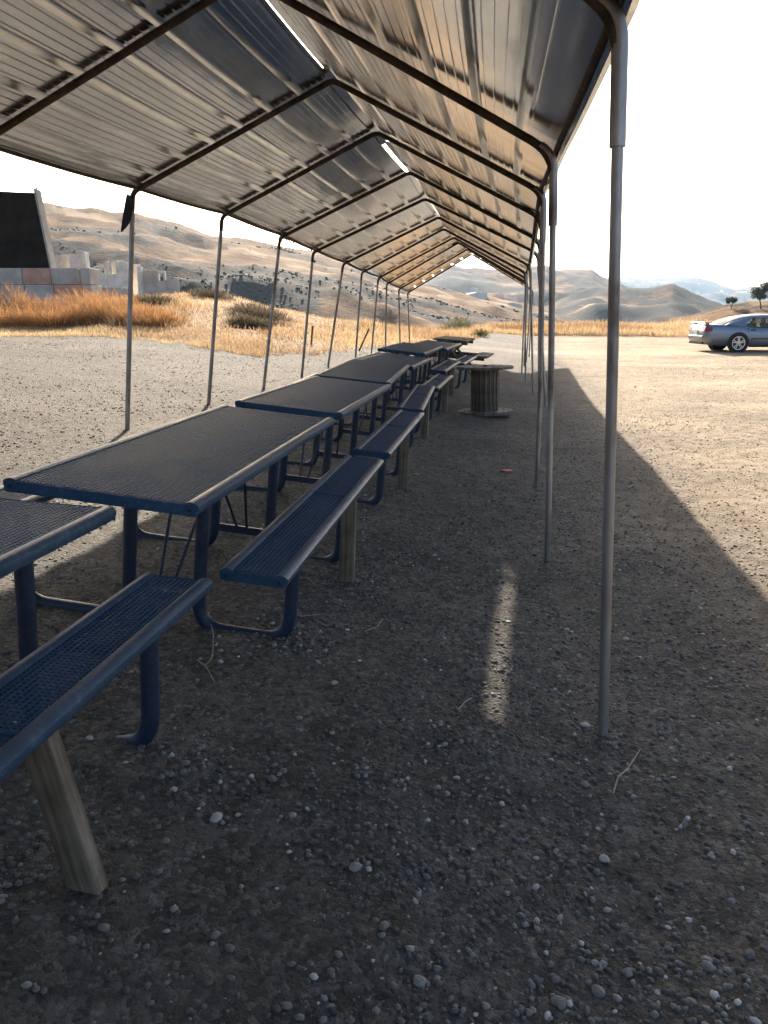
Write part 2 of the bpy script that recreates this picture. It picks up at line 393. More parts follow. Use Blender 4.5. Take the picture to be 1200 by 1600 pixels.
def arrays(name, V, Fq, m, parent=None, attrs=None, smooth=False, kind=None):
    """numpy verts (n,3) and faces (m,3|4) -> object; attrs: {name: per-vertex float}"""
    V = np.asarray(V, np.float32); Fq = np.asarray(Fq, np.int32); k = Fq.shape[1]
    me = bpy.data.meshes.new(name)
    me.vertices.add(len(V)); me.vertices.foreach_set('co', V.ravel())
    me.loops.add(Fq.size); me.loops.foreach_set('vertex_index', Fq.ravel())
    me.polygons.add(len(Fq)); me.polygons.foreach_set('loop_start', np.arange(0, Fq.size, k, dtype=np.int32))
    me.polygons.foreach_set('loop_total', np.full(len(Fq), k, np.int32))
    if smooth: me.polygons.foreach_set('use_smooth', np.ones(len(Fq), bool))
    me.update(calc_edges=True)
    for an, av in (attrs or {}).items():
        a = me.attributes.new(an, 'FLOAT', 'POINT'); a.data.foreach_set('value', np.asarray(av, np.float32))
    me.materials.append(M[m] if isinstance(m, str) else m)
    o = bpy.data.objects.new(name, me); COL.objects.link(o); o.parent = parent
    if kind: o['kind'] = kind
    return o
def thing(name, label, cat, loc=(0, 0, 0), rot=(0, 0, 0), group=None):
    o = bpy.data.objects.new(name, None); COL.objects.link(o); o.location = loc; o.rotation_euler = rot
    o.empty_display_size = .2
    return tag(o, label, cat, group)
def tag(o, label, cat, group=None):
    o['label'] = label; o['category'] = cat
    if group: o['group'] = group
    return o
def copy_tree(o, parent=None):
    c = o.copy(); COL.objects.link(c); c.parent = parent
    for ch in list(o.children): copy_tree(ch, c)
    return c
def rounded(path, rad, n=6):
    """polyline with its inner corners rounded"""
    P = [Vector(p) for p in path]; out = [P[0]]
    for i in range(1, len(P) - 1):
        a, b, c = P[i - 1], P[i], P[i + 1]
        d1 = (a - b); d2 = (c - b); q = min(rad, d1.length * .49, d2.length * .49)
        p1 = b + d1.normalized() * q; p2 = b + d2.normalized() * q
        for k in range(n + 1):
            t = k / n; out.append(p1 * (1 - t) ** 2 + b * 2 * t * (1 - t) + p2 * t ** 2)
    return out + [P[-1]]

# ------------------------------------------------------------------ ground and hills
def polar(r0, r1, ratio):
    front = np.arange(R(-62), R(48), R(.17)); rest = np.arange(R(48), R(298), R(2.5))
    az = np.concatenate([front, rest]); az = az[:len(az) // 2 * 2]
    nr = int(math.log(r1 / r0) / math.log(ratio)) + 1
    r = r0 * (r1 / r0) ** (np.arange(nr + 1) / nr)
    A, Rr = np.meshgrid(az, r); X = Rr * np.sin(A); Y = Rr * np.cos(A); nc = len(az)
    Z = terrain(X, Y)
    i = np.arange(nr)[:, None]; j = np.arange(nc)[None, :]; j2 = (j + 1) % nc
    Fq = np.stack([i * nc + j, (i + 1) * nc + j, (i + 1) * nc + j2, i * nc + j2], -1).reshape(-1, 4)[:, ::-1]
    return X.ravel(), Y.ravel(), Z.ravel(), Fq, nc
X, Y, Z, Fq, nc = polar(.5, 75, 1.017)
r = np.hypot(X, Y); az = np.arctan2(X, Y); e = EDGE(az)
V = np.stack([X, Y, Z], 1)
c0 = len(V); V = np.vstack([V, [[0, 0, gz(0, .01)]]])
hub = np.array([[c0, (j + 2) % nc, j + 1, j] for j in range(0, nc, 2)]); Fq = np.vstack([Fq, hub])
def _pad(a): return np.append(a, a[0])
wob = 1.2 * fbm(X * .35, Y * .35, 3, 5)
dry = sstep(-.8, .8, r - e + wob)
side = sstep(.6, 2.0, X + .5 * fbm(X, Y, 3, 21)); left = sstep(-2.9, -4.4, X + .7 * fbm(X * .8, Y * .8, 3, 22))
carp = at_d(1000, 547, 31.0); pale = np.exp(-(((X - carp[0]) / 4.5) ** 2 + ((Y - carp[1]) / 1.1) ** 2)) + .9 * np.exp(-(((X - carp[0] - 5) / 6) ** 2 + ((Y - carp[1] + .5) / .5) ** 2))
pale = np.clip(pale * (1 + .8 * fbm(X * .6, Y * 1.5, 3, 23)), 0, 1) + .6 * sstep(.1, .5, fbm(X * .3, Y * .6, 3, 24)) * sstep(1.2, 3, X)
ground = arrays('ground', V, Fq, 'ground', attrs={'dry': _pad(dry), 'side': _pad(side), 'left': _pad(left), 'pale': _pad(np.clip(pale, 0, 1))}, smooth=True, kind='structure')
ground['label'] = 'gravel and dirt lot under and around the canopy'
X, Y, Z, Fq, nc = polar(75, 9800, 1.021)
r = np.hypot(X, Y); az = np.arctan2(X, Y)
el = (Z - ZC) / r
scrub = .51 + 1.35 * fbm(X / 60, Y / 26, 5, 43) + .6 * fbm(X / 260, Y / 110, 2, 45) + .35 * fbm(X / 12, Y / 8, 3, 41)
xpx = np.interp(az, [az_of(p) for p in range(-400, 1700, 20)], list(range(-400, 1700, 20)))
ypx = YH - F * el
# the gully full of brush below the left hillside; darker far ridges
scrub += .55 * np.exp(-(((r - 190) / 60) ** 2)) * sstep(260, 330, xpx) * (1 - sstep(640, 760, xpx))
scrub += .42 * ((r > 800) & (r < 1400) & (xpx > 870)) + .22 * (r > 1400)
scrub += .35 * np.exp(-(((xpx - 130) / 160) ** 2 + ((ypx - 335) / 14) ** 2)) + .3 * np.exp(-(((xpx - 230) / 130) ** 2 + ((ypx - 385) / 13) ** 2)) + .25 * np.exp(-(((xpx - 420) / 200) ** 2 + ((ypx - 435) / 14) ** 2))
scrub -= .12 * ((r > 75) & (r < 300) & (xpx > 960))
scrub -= .25 * np.exp(-(((xpx - 860) / 60) ** 2 + ((ypx - 448) / 12) ** 2)) + .5 * np.exp(-(((xpx - 780) / 45) ** 2 + ((ypx - 470) / 7) ** 2))
pale = sstep(.22, .4, fbm(X / 90 + 9, Y / 22, 4, 44)) * (scrub < .45)
hills = arrays('hills', np.stack([X, Y, Z], 1), Fq, 'hill', attrs={'scrub': np.clip(scrub, 0, 1), 'pale': np.clip(pale, 0, 1)}, smooth=True, kind='structure')
hills['label'] = 'dry grass hills with dark scrub behind the lot'

# ------------------------------------------------------------------ gravel
ICO_T = (1 + 5 ** .5) / 2
ICO_V = np.array([(-1, ICO_T, 0), (1, ICO_T, 0), (-1, -ICO_T, 0), (1, -ICO_T, 0), (0, -1, ICO_T), (0, 1, ICO_T), (0, -1, -ICO_T), (0, 1, -ICO_T), (ICO_T, 0, -1), (ICO_T, 0, 1), (-ICO_T, 0, -1), (-ICO_T, 0, 1)]) / math.sqrt(1 + ICO_T ** 2)
ICO_F = np.array([(0, 11, 5), (0, 5, 1), (0, 1, 7), (0, 7, 10), (0, 10, 11), (1, 5, 9), (5, 11, 4), (11, 10, 2), (10, 7, 6), (7, 1, 8), (3, 9, 4), (3, 4, 2), (3, 2, 6), (3, 6, 8), (3, 8, 9), (4, 9, 5), (2, 4, 11), (6, 2, 10), (8, 6, 7), (9, 8, 1)])
def ico2():
    V = [tuple(v) for v in ICO_V]; idx = {}; Fo = []
    def mid(a, b):
        k = (min(a, b), max(a, b))
        if k not in idx:
            p = (np.array(V[a]) + np.array(V[b])) / 2; V.append(tuple(p / np.linalg.norm(p))); idx[k] = len(V) - 1
        return idx[k]
    for a, b, c in ICO_F:
        x, y, z = mid(a, b), mid(b, c), mid(c, a); Fo += [(a, x, z), (b, y, x), (c, z, y), (x, y, z)]
    return np.array(V), np.array(Fo)
def blobs(P, S, flat=.65, jit=.22, sub=False):
    """many lumpy pebbles: centres P (n,3), sizes S (n,) -> verts, faces, owner index"""
    bv, bf = ico2() if sub else (ICO_V, ICO_F)
    n = len(P); k = len(bv)
    a = rng.uniform(0, 2 * np.pi, n); ca_, sa_ = np.cos(a), np.sin(a)
    sc = np.stack([rng.uniform(.8, 1.3, n), rng.uniform(.65, 1.0, n), rng.uniform(flat * .75, flat * 1.25, n)], 1)
    W = bv[None] * (1 + rng.uniform(-jit, jit, (n, k, 1))) * sc[:, None] * np.asarray(S)[:, None, None]
    Xr = W[..., 0] * ca_[:, None] - W[..., 1] * sa_[:, None]; Yr = W[..., 0] * sa_[:, None] + W[..., 1] * ca_[:, None]
    V = np.stack([Xr, Yr, W[..., 2]], -1) + np.asarray(P)[:, None]
    Fo = (bf[None] + (np.arange(n) * k)[:, None, None]).reshape(-1, 3)
    return V.reshape(-1, 3), Fo, np.repeat(np.arange(n), k)
# fine gravel: density falls off with distance, in drifts
def gravel_field(n, ylo, yhi, smin, smax, pw):
    Yp = ylo * (yhi / ylo) ** rng.uniform(0, 1, n)
    Xp = rng.uniform(-.62, .42, n) * (Yp + .6) + .05
    d = fbm(Xp * 1.3, Yp * 1.3, 4, 90) + .35 * sstep(-.9, .8, Xp) - .55 * (Xp < -3.2)
    keep = (rng.uniform(-.55, .45, n) < d) & (rng.uniform(0, 1, n) < np.clip(.35 + .22 * (Yp - 1.2), .35, 1))
    Xp, Yp = Xp[keep], Yp[keep]
    S = smin + (smax - smin) * rng.uniform(0, 1, len(Xp)) ** pw
    return Xp, Yp, S
gx, gy, gs = gravel_field(95000, 1.15, 16, .0020, .0138, 3.2)
# little heaps around the bench feet
for (hx, hy, hn, hr) in ((-1.0, 3.35, 260, .14), (-.9, 3.62, 120, .12), (-1.03, 2.28, 140, .12), (-.88, 4.28, 160, .14), (.36, 2.9, 60, .2), (-.95, 5.0, 120, .2)):
    gx = np.append(gx, hx + rng.normal(0, hr, hn)); gy = np.append(gy, hy + rng.normal(0, hr, hn)); gs = np.append(gs, .005 + .011 * rng.uniform(0, 1, hn) ** 2)
P = np.stack([gx, gy, terrain(gx, gy) + gs * .05], 1)
V, Fo, own = blobs(P, gs)
tone = rng.beta(1.8, 3.3, len(gs)); tone[rng.uniform(0, 1, len(gs)) > .975] = .95
warm = np.clip(sstep(.9, 2.0, gx) + sstep(-2.3, -3.2, gx), 0, 1)
g = arrays('gravel', V, Fo, 'stone', attrs={'tone': tone[own], 'warm': warm[own]}, kind='stuff')
# dirt clods broken out of the sunlit ground on both sides
cn = 40000
cyy = 3.0 * (26 / 3.0) ** rng.uniform(0, 1, cn); sg = rng.uniform(0, 1, cn) < .62
cxx = np.where(sg, -2.5 - rng.uniform(0, 1, cn) * (.62 * cyy), 1.0 + rng.uniform(0, 1, cn) * (.42 * cyy + .4))
kp = rng.uniform(-.5, .4, cn) < fbm(cxx * .9, cyy * .9, 4, 120); cxx, cyy, sg = cxx[kp], cyy[kp], sg[kp]
cs = (.003 + .013 * rng.uniform(0, 1, len(cxx)) ** 3) * (.7 + cyy / 26) * np.where(sg, 1.0, .8)
V, Fo, own = blobs(np.stack([cxx, cyy, terrain(cxx, cyy) + cs * .1], 1), cs, .6, .3)
ct = np.where(sg, rng.beta(1.6, 5.0, len(cs)), rng.beta(3.2, 2.4, len(cs)))
cl_ = arrays('dirt_clods', V, Fo, 'stone', attrs={'tone': ct[own], 'warm': np.ones(len(own))}, kind='stuff'); cl_['label'] = 'crumbled dirt clods over the sunlit lot'; cl_['category'] = 'dirt clods'
g['label'] = 'loose grey gravel strewn over the dirt lot'; g['category'] = 'gravel'
# single larger stones lying on the lot, each a piece of the ground
n = 230
sy = 1.25 * (7.5 / 1.25) ** rng.uniform(0, 1, n); sx = rng.uniform(-.42, .42, n) * (sy + .5) + .1
sx = np.where(rng.uniform(0, 1, n) < .35, np.abs(sx) * .9, sx)
protos = []
for k in range(12):
    v, fo, _ = blobs(np.zeros((1, 3)), np.ones(1), .68, .13, True)
    me = bpy.data.meshes.new('stone'); me.from_pydata([tuple(p) for p in v], [], [tuple(map(int, q)) for q in fo]); me.update()
    a = me.attributes.new('tone', 'FLOAT', 'POINT'); a.data.foreach_set('value', [[.5, .6, .72, .85, .55, .65, .78, .45, .6, .75, .55, .9][k]] * len(me.vertices))
    me.materials.append(M['stone']); protos.append(me)
zz = terrain(sx, sy)
for i in range(n):
    s = .007 + .014 * random.random() ** 2.4
    if sx[i] < -1.0 and sy[i] < 2.6: continue
    o = bpy.data.objects.new('stone', protos[i % 12]); COL.objects.link(o); o.parent = ground
    o.location = (sx[i], sy[i], zz[i] + s * .12); o.scale = (s, s, s); o.rotation_euler = (random.uniform(-.3, .3), random.uniform(-.3, .3), random.uniform(0, 6.3))

# ------------------------------------------------------------------ canopy
SP, Y0 = 2.285, .659
KS = list(range(-1, 13))
def ky(k): return Y0 + SP * k
LT = {-1: (-3.55, 2.6), 0: (-3.55, 2.6), 1: (-3.55, 2.6), 2: (-3.56, 2.62), 3: (-3.56, 2.65), 4: (-3.54, 2.68), 5: (-3.5, 2.63), 6: (-3.58, 2.58), 7: (-3.54, 2.51), 8: (-3.6, 2.45), 9: (-3.61, 2.42), 10: (-3.76, 2.35), 11: (-3.75, 2.26), 12: (-3.78, 2.21)}
LBX = {-1: -3.75, 0: -3.75, 1: -3.75, 2: -3.75, 3: -3.79, 4: -3.83, 5: -3.83, 6: -3.84, 7: -3.89, 8: -3.77, 9: -3.8, 10: -3.8, 11: -3.7, 12: -3.7}
RG = {-1: (-1.67, 3.5), 0: (-1.67, 3.5), 1: (-1.67, 3.5), 2: (-1.67, 3.5), 3: (-1.67, 3.51), 4: (-1.68, 3.54), 5: (-1.61, 3.47), 6: (-1.65, 3.41), 7: (-1.65, 3.36), 8: (-1.76, 3.36), 9: (-1.72, 3.37), 10: (-1.77, 3.43), 11: (-1.67, 3.42), 12: (-1.68, 3.42)}
RT = {-1: (.27, 2.5), 0: (.27, 2.5), 1: (.27, 2.5), 2: (.15, 2.48), 3: (.15, 2.56), 4: (.18, 2.60), 5: (.21, 2.54), 6: (.23, 2.52), 7: (.13, 2.44), 8: (.06, 2.42), 9: (.08, 2.39), 10: (.14, 2.35), 11: (.24, 2.31), 12: (.34, 2.27)}
RBX = {-1: .35, 0: .36, 1: .37, 2: .23, 3: .2, 4: .27, 5: .34, 6: .47, 7: .29, 8: .15, 9: .06, 10: .12, 11: .2, 12: .3}
canopy = thing('metal_canopy', 'long galvanised metal shade canopy on thin pipe posts over the picnic tables', 'canopy', (-1.7, 14, 0))
CO = Vector((-1.7, 14, 0))
def off(path): return [Vector(p) - CO for p in path]
for k in KS:
    y = ky(k); l0 = Vector((LT[k][0], y, LT[k][1])); g0 = Vector((RG[k][0], y, RG[k][1])); r0 = Vector((RT[k][0], y, RT[k][1]))
    # bent rafter pipe with its two turned-down ends
    lb = Vector((LBX[k], y, gz(LBX[k], y))); rb = Vector((RBX[k], y, gz(RBX[k], y)))
    ld = (lb - l0).normalized(); rd = (rb - r0).normalized()
    gl = g0 + (l0 - g0) * .5; gr_ = g0 + (r0 - g0) * .5
    path = [l0 + ld * .16] + rounded([l0 + ld * .12, l0, gl], .10, 6)[1:-1] + rounded([gl, g0, gr_], .055, 5) + rounded([gr_, r0, r0 + rd * .36], .15, 6)[1:]
    MB().tube(off(path), .0245, 10).build('rafter', 'rusty', canopy, 'auto')
    MB().tube(off([l0 + ld * .10, lb - Vector((0, 0, .04))]), .023, 10).build('post', 'pipe', canopy, 'auto')
    mid = (r0 + rb) / 2 + Vector((random.uniform(-.012, .012), 0, 0))
    po = MB().tube(off([r0 + rd * .3, mid, rb - Vector((0, 0, .04))]), .0195, 14).build('post', 'pipe', canopy, 'auto')
    rf = (g0 - r0).normalized()
    MB().tube(off(rounded([r0 + rf * .19, r0, r0 + rd * .40], .15, 7)[1:]), .0268, 14).build('sleeve', 'pipe', canopy, 'auto')
# roof sheets: ribs run along the canopy
RTS = {k: (.31 if k < 2 else .21 if k == 2 else .155 if k < 7 else .155 - .05 * math.exp(-((k - 8.5) / 1.2) ** 2) + (.04 * (k - 10) if k > 10 else 0), RT[k][1]) for k in KS}
NPAN = 7
def slope_pt(side, y, s, lift):
    """point on a roof slope: s = 0 at the ridge, 1 at the eave (plus overhang); lift along the outward normal"""
    k = (y - Y0) / SP; k = min(max(k, KS[0]), KS[-1] - 1e-6); i = math.floor(k); t = k - i
    E = LT if side < 0 else RTS
    rx = RG[i][0] * (1 - t) + RG[i + 1][0] * t; rz = RG[i][1] * (1 - t) + RG[i + 1][1] * t
    ex = E[i][0] * (1 - t) + E[i + 1][0] * t; ez = E[i][1] * (1 - t) + E[i + 1][1] * t
    d = Vector((ex - rx, 0, ez - rz)); L = d.length; d.normalize(); nrm = Vector((-d.z, 0, d.x)) if d.x > 0 else Vector((d.z, 0, -d.x))
    p = Vector((rx, y, rz)) + d * (s * L) + nrm * (lift + .034)
    sag = -.012 * math.sin(math.pi * t)
    return p + Vector((0, 0, sag))
W_S = 2.22
def rib_profile(a, b):
    """(s, lift) across pans a..b; each pan one tall rib at its start and four low ones"""
    out = []
    pw = 1.0 / NPAN; mm = .001 / W_S
    for p in range(a, b):
        s0 = p * pw
        out += [(s0 + 0 * mm, .055), (s0 + 18 * mm, .055), (s0 + 37 * mm, 0)]
        for q in range(1, 5):
            c = s0 + pw * q / 5
            out += [(c - 6 * mm, 0), (c - 2 * mm, .006), (c + 2 * mm, .006), (c + 6 * mm, 0)]
        out += [(s0 + pw - 37 * mm, 0), (s0 + pw - 18 * mm, .055)]
    out += [(b * pw, .055), (b * pw + 14 * mm, .055)]
    return out
spans = [(-1, 1), (1, 3), (3, 5), (5, 7), (7, 9), (9, 11), (11, 12)]
for side in (-1, 1):
    for si, (ka, kb) in enumerate(spans):
        for (pa, pb) in ((0, 3), (3, 6), (6, 7)):
            pr = rib_profile(pa, pb)
            cut = .03 if (side < 0 and ka == 3) else .02
            if pa == 0: pr = [(cut, .0)] + [q for q in pr if q[0] > cut + .002]
            if pb == 7: pr = pr[:-2] + [(.91, .0), (.935 if side < 0 else .99, 0.0)]
            ya, yb = ky(ka) - (.05 if ka > -1 else .2), ky(kb) + (.05 if kb < 12 else .22)
            ys = np.linspace(ya, yb, 13); mb = MB(); vs_ = []
            jl = .0012 * (si % 2) + (.0006 if pa == 3 else 0)
            for yy in ys:
                for (s, h) in pr: vs_.append(slope_pt(side, min(yy, ky(12) - 1e-4) if yy > ky(12) else yy, s, h + jl) + Vector((0, max(0, yy - ky(12)), 0)) - CO)
            m_ = len(pr)
            fs = [(i * m_ + j, i * m_ + j + 1, (i + 1) * m_ + j + 1, (i + 1) * m_ + j) for i in range(len(ys) - 1) for j in range(m_ - 1)]
            o = mb.add(vs_, fs).build('roof_sheet', 'sheet', canopy)
    # eave trim folded down along the outer edge, and the edge pipe under it
    for si, (ka, kb) in enumerate(spans):
        ys = np.linspace(ky(ka), ky(kb), 9); vs_ = []
        for yy in ys:
            es = .937 if side < 0 else .992; a = slope_pt(side, min(yy, ky(12) - 1e-4), es, .008); dx = Vector((side * .0, 0, 0))
            vs_ += [slope_pt(side, min(yy, ky(12) - 1e-4), es - .03, .006) - CO, a - CO, a + Vector((side * .004, 0, -.05)) - CO, a + Vector((-side * .02, 0, -.053)) - CO]
        MB().add(vs_, [(i * 4 + j, i * 4 + j + 1, i * 4 + 5 + j, i * 4 + 4 + j) for i in range(8) for j in range(3)]).build('eave_trim', 'sheet', canopy)
        MB().tube([slope_pt(side, min(yy, ky(12) - 1e-4), .975, -.022) - CO for yy in ys], .016, 8).build('eave_rail', 'rusty', canopy, 'auto')
# ridge cap with the slits where daylight comes through
CAPS = [(ky(-1) - .2, 5.1, 0, 0), (5.1, 7.35, .003, .006), (7.35, 10.4, 0, 0), (10.4, 12.4, .008, .028), (12.4, ky(12) + .2, 0, 0)]
for (ya, yb, lo, hi) in CAPS:
    if hi == 0: ya, yb = ya - .07, yb + .07
    up_ = .006 if hi == 0 else 0
    ys = np.linspace(ya, yb, 7)
    secs = [[(-1, .085, .013), (-1, .0, .020), (1, .0, .020), (1, .075, .013)]] if hi == 0 else [[(-1, lo, .017), (1, 0.0, .020), (1, .075, .013)], [(-1, .085, .013), (-1, hi, .015)]]
    for sec in secs:
        vs_ = []; q = len(sec)
        for yy in ys:
            yc = min(yy, ky(12) - 1e-4); ex = Vector((0, max(0, yy - ky(12)), 0)) - CO
            row = [slope_pt(sd, yc, s_, h_ + up_) + ex for sd, s_, h_ in sec]
            if hi == 0: row[1] = row[2] = (row[1] + row[2]) / 2; row[2] = row[2] + Vector((.004, 0, 0))
            vs_ += row
        MB().add(vs_, [(i * q + j, i * q + j + 1, (i + 1) * q + j + 1, (i + 1) * q + j) for i in range(len(ys) - 1) for j in range(q - 1)]).build('ridge_cap', 'sheet', canopy)

# ------------------------------------------------------------------ navy perforated picnic tables
TW, TL, TH, BW, BH, BO = .76, 2.44, .75, .262, .52, .60
def grid_panel(w, l, z, pitch=.0175, bw=.0062):
    mb = MB(); nx = int(w / pitch); ny = int(l / pitch)
    for i in range(nx + 1): mb.box(((i / nx - .5) * w, 0, z), (bw, l, .003))
    for j in range(ny + 1): mb.box((0, (j / ny - .5) * l, z - .0008), (w, bw, .003))
    return mb
def rim_section(h, t): return [(-t, -h), (-t * .2, -h * 1.02), (t * .6, -h * .85), (t, -h * .4), (t * .95, -h * .05), (t * .45, .006), (-t * .4, .010), (-t, .004)]
BX = {-1: -.70, 1: BO}
def make_table():
    t = thing('picnic_table', 'navy picnic table', 'picnic table')
    def top(name, w, l, cx, z, h, parent):
        p = grid_panel(w - .05, l - .03, 0).build(name, 'blue', parent); p.location = (cx, 0, z)
        for s in (-1, 1):
            sec = [(s * q[0] + s * (w / 2 - .024), q[1]) for q in rim_section(h, .024)]
            MB().prism(sec, -l / 2, l / 2).build('side_rim', 'blue_rim', p, 'auto')
            e = MB().box((0, s * (l / 2 + .002), -h / 2 + .002), (w - .012, .008, h * .96)).build('end_plate', 'blue', p, bevel=.003)
            for sx in (-1, 1): MB().lathe([(.007, 0), (.007, .004), (.003, .006)], 8, (sx * (w / 2 - .03), 0, 0), 'y').build('bolt', 'black', e).location = (0, s * (l / 2 + .006 if s > 0 else l / 2 + .012), -h * .45)
        return p
    tt = top('tabletop', TW, TL, 0, TH, .046, t)
    for q in (-.62, 0, .62): MB().box((0, q, -.02), (TW - .06, .03, .03)).build('cross_strap', 'blue', tt)
    for s in (-1, 1):
        b = top('bench', BW, TL, BX[s], BH, .040, t)
        for q in (-.62, .62): MB().box((0, q, -.016), (BW - .05, .035, .024)).build('cross_strap', 'blue', b)
        MB().box((0, .12, .0035), (BW - .055, .012, .006)).build('joint_strip', 'blue', b)
    for fy in (-.58, .58):
        for s in (-1, 1):
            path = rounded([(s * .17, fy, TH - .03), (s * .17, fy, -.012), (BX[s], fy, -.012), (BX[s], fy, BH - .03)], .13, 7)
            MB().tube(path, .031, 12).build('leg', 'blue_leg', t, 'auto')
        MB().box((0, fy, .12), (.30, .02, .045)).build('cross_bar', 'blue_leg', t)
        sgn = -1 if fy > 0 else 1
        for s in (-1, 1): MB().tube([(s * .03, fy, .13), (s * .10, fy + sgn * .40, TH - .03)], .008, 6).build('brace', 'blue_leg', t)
    return t
proto = make_table()
# right-hand edge of each table: near and far end (x, y), found from its corners in the photograph
ROW = [((-1.385, .15), (-1.405, 2.59)), ((-1.20, 2.74), (-1.245, 5.18)), ((-1.24, 5.42), (-1.285, 7.86)), ((-1.32, 8.05), (-1.45, 10.48)), ((-1.39, 10.38), (-1.40, 12.82)), ((-1.52, 12.86), (-1.47, 15.30)), ((-1.38, 15.22), (-1.29, 17.64))]
LIFT = [0, 0, 0, .0, -.02, .02, 0]
which = ['seventh', 'sixth', 'fifth', 'fourth', 'third', 'second', 'first']
tables = []
for i, ((ax, ay), (bx, by)) in enumerate(ROW):
    t = proto if i == 0 else copy_tree(proto)
    th = math.atan2(-(bx - ax), by - ay)
    c = Vector(((ax + bx) / 2, (ay + by) / 2, 0)) + Vector((-TW / 2 * math.cos(th), -TW / 2 * math.sin(th), 0))
    zl = float(lot_z(np.array([c.x - .6]), np.array([c.y]))[0]); zr = float(lot_z(np.array([c.x + .6]), np.array([c.y]))[0])
    t.location = (c.x, c.y, (zl + zr) / 2 + LIFT[i]); tilt = R(5.8)
    if i == 0: tilt *= .5; t.location.z -= .035
    t.rotation_euler = (R([0, .2, -.3, .5, -.4, .3, .2][i]), tilt, th)
    t['label'] = 'navy perforated steel picnic table, %s in the row counting from the wooden picnic table' % which[i]
    t['group'] = 'navy picnic tables in a row under the canopy'
    tables.append(t)
for ch in tables[0].children:          # the end table carries its rear frame right at the end of its benches
    if ch.name.split('.')[0] in ('leg', 'cross_bar', 'brace') and ch.data.vertices[0].co.y > 0: ch.location.y += .40

# wooden props under the bench edges
def prop(px, py, ti, h, w=.10, d=.045, lean=0.0, yaw=0.0, label=''):
    z0 = gz(px, py)
    o = MB().box((0, 0, h / 2 - .02), (w, d, h + .02), taper=.97).build('wooden_prop', 'wood_prop', None, bevel=.004)
    o.location = (px, py, z0); o.rotation_euler = (lean, R(-8) if lean else R(2), yaw)
    return tag(o, label, 'prop', 'wooden props under the benches')
def bench_under(ti, off_y):
    t = tables[ti]; m = Matrix.LocRotScale(t.location, t.rotation_euler, None); return m @ Vector((BO + .06, off_y, BH - .045))
for ti, oy, w, lean, lab in ((0, .30, .085, .10, 'stubby leaning wood prop under the bench of the seventh navy table'), (1, .28, .085, 0, 'split upright wood post propping the bench of the sixth navy table'), (2, .1, .08, 0, 'pale square wood prop under the bench of the fifth navy table'), (3, .3, .08, 0, 'wood prop under the bench of the fourth navy table'), (4, .5, .08, 0, 'wood prop under the bench of the third navy table'), (5, .3, .08, 0, 'wood prop under the bench of the second navy table')):
    p = bench_under(ti, oy); p.x += .05 if lean else 0; h = p.z - gz(p.x, p.y)
    prop(p.x, p.y, ti, h, w, .05, lean, R(random.uniform(-12, 12)), lab)

# ------------------------------------------------------------------ cable spool
sp_y = 12.55; sp_p = at_y(757, 645, sp_y); spx = sp_p[0]
spz = gz(spx, sp_y)
spool = thing('cable_spool', 'weathered wooden cable drum standing on end as a round table', 'cable spool', (spx, sp_y, spz))
spool.rotation_euler = (0, R(-1.2), 0)
SR = .43
def disc(z, th):
    par = None
    edges = np.linspace(-SR, SR, 7)
    grp = bpy.data.objects.new('flange', None); COL.objects.link(grp); grp.parent = spool
    for a, b in zip(edges[:-1], edges[1:]):
        g_ = .004; pts = []
        xs = np.linspace(a + g_, b - g_, 7)
        for x in xs: pts.append((x, math.sqrt(max(SR ** 2 - x * x, .0004)) * random.uniform(.985, 1.005)))
        for x in xs[::-1]: pts.append((x, -math.sqrt(max(SR ** 2 - x * x, .0004)) * random.uniform(.985, 1.005)))
        MB().prism(pts[::-1], z + random.uniform(-.004, .004), z + th + random.uniform(-.004, .004), 'z').build('plank', 'wood_flat', grp, bevel=.004)
disc(.0, .045); disc(.665, .042)
for k in range(18):
    a = 2 * math.pi * k / 18; rr = .198 + random.uniform(-.006, .006)
    o = MB().box((rr, 0, .355), (.022, .062 + random.uniform(-.012, .006), .61)).build('stave', 'wood_grey', spool, bevel=.003); o.rotation_euler = (0, 0, a)
MB().lathe([(.178, .05), (.178, .66)], 20).build('core', 'wood_grey', spool)
MB().lathe([(.035, .70), (.035, .722), (.02, .724)], 10).build('bolt', 'rusty', spool)

# ------------------------------------------------------------------ wooden picnic table at the end of the row
wy = 19.0; wx = -1.52
wt = thing('wooden_picnic_table', 'weathered wooden picnic table with crossed legs at the end of the row', 'picnic table', (wx, wy, gz(wx, wy) + .01), (0, R(4), R(-3)))
for i in range(5): MB().box(((i - 2) * .148, 0, .755), (.14, 1.75, .04)).build('top_plank', 'wood_flat', wt, bevel=.004)
for s in (-1, 1):
    for q in range(2): MB().box((s * (.62 + q * .148), 0, .45), (.14, 1.75, .04)).build('seat_plank', 'wood_flat', wt, bevel=.004)
for y in (-.55, .55):
    for s in (-1, 1): MB().beam((s * .55, y + s * .02, -.02), (-s * .22, y + s * .02, .735), .045, .13, (0, 1, 0)).build('leg', 'wood_grey', wt, bevel=.003)
    MB().box((0, y + .065, .40), (1.5, .04, .10)).build('seat_beam', 'wood_grey', wt, bevel=.003)
    MB().box((0, y + .065, .70), (.70, .04, .08)).build('top_beam', 'wood_grey', wt, bevel=.003)

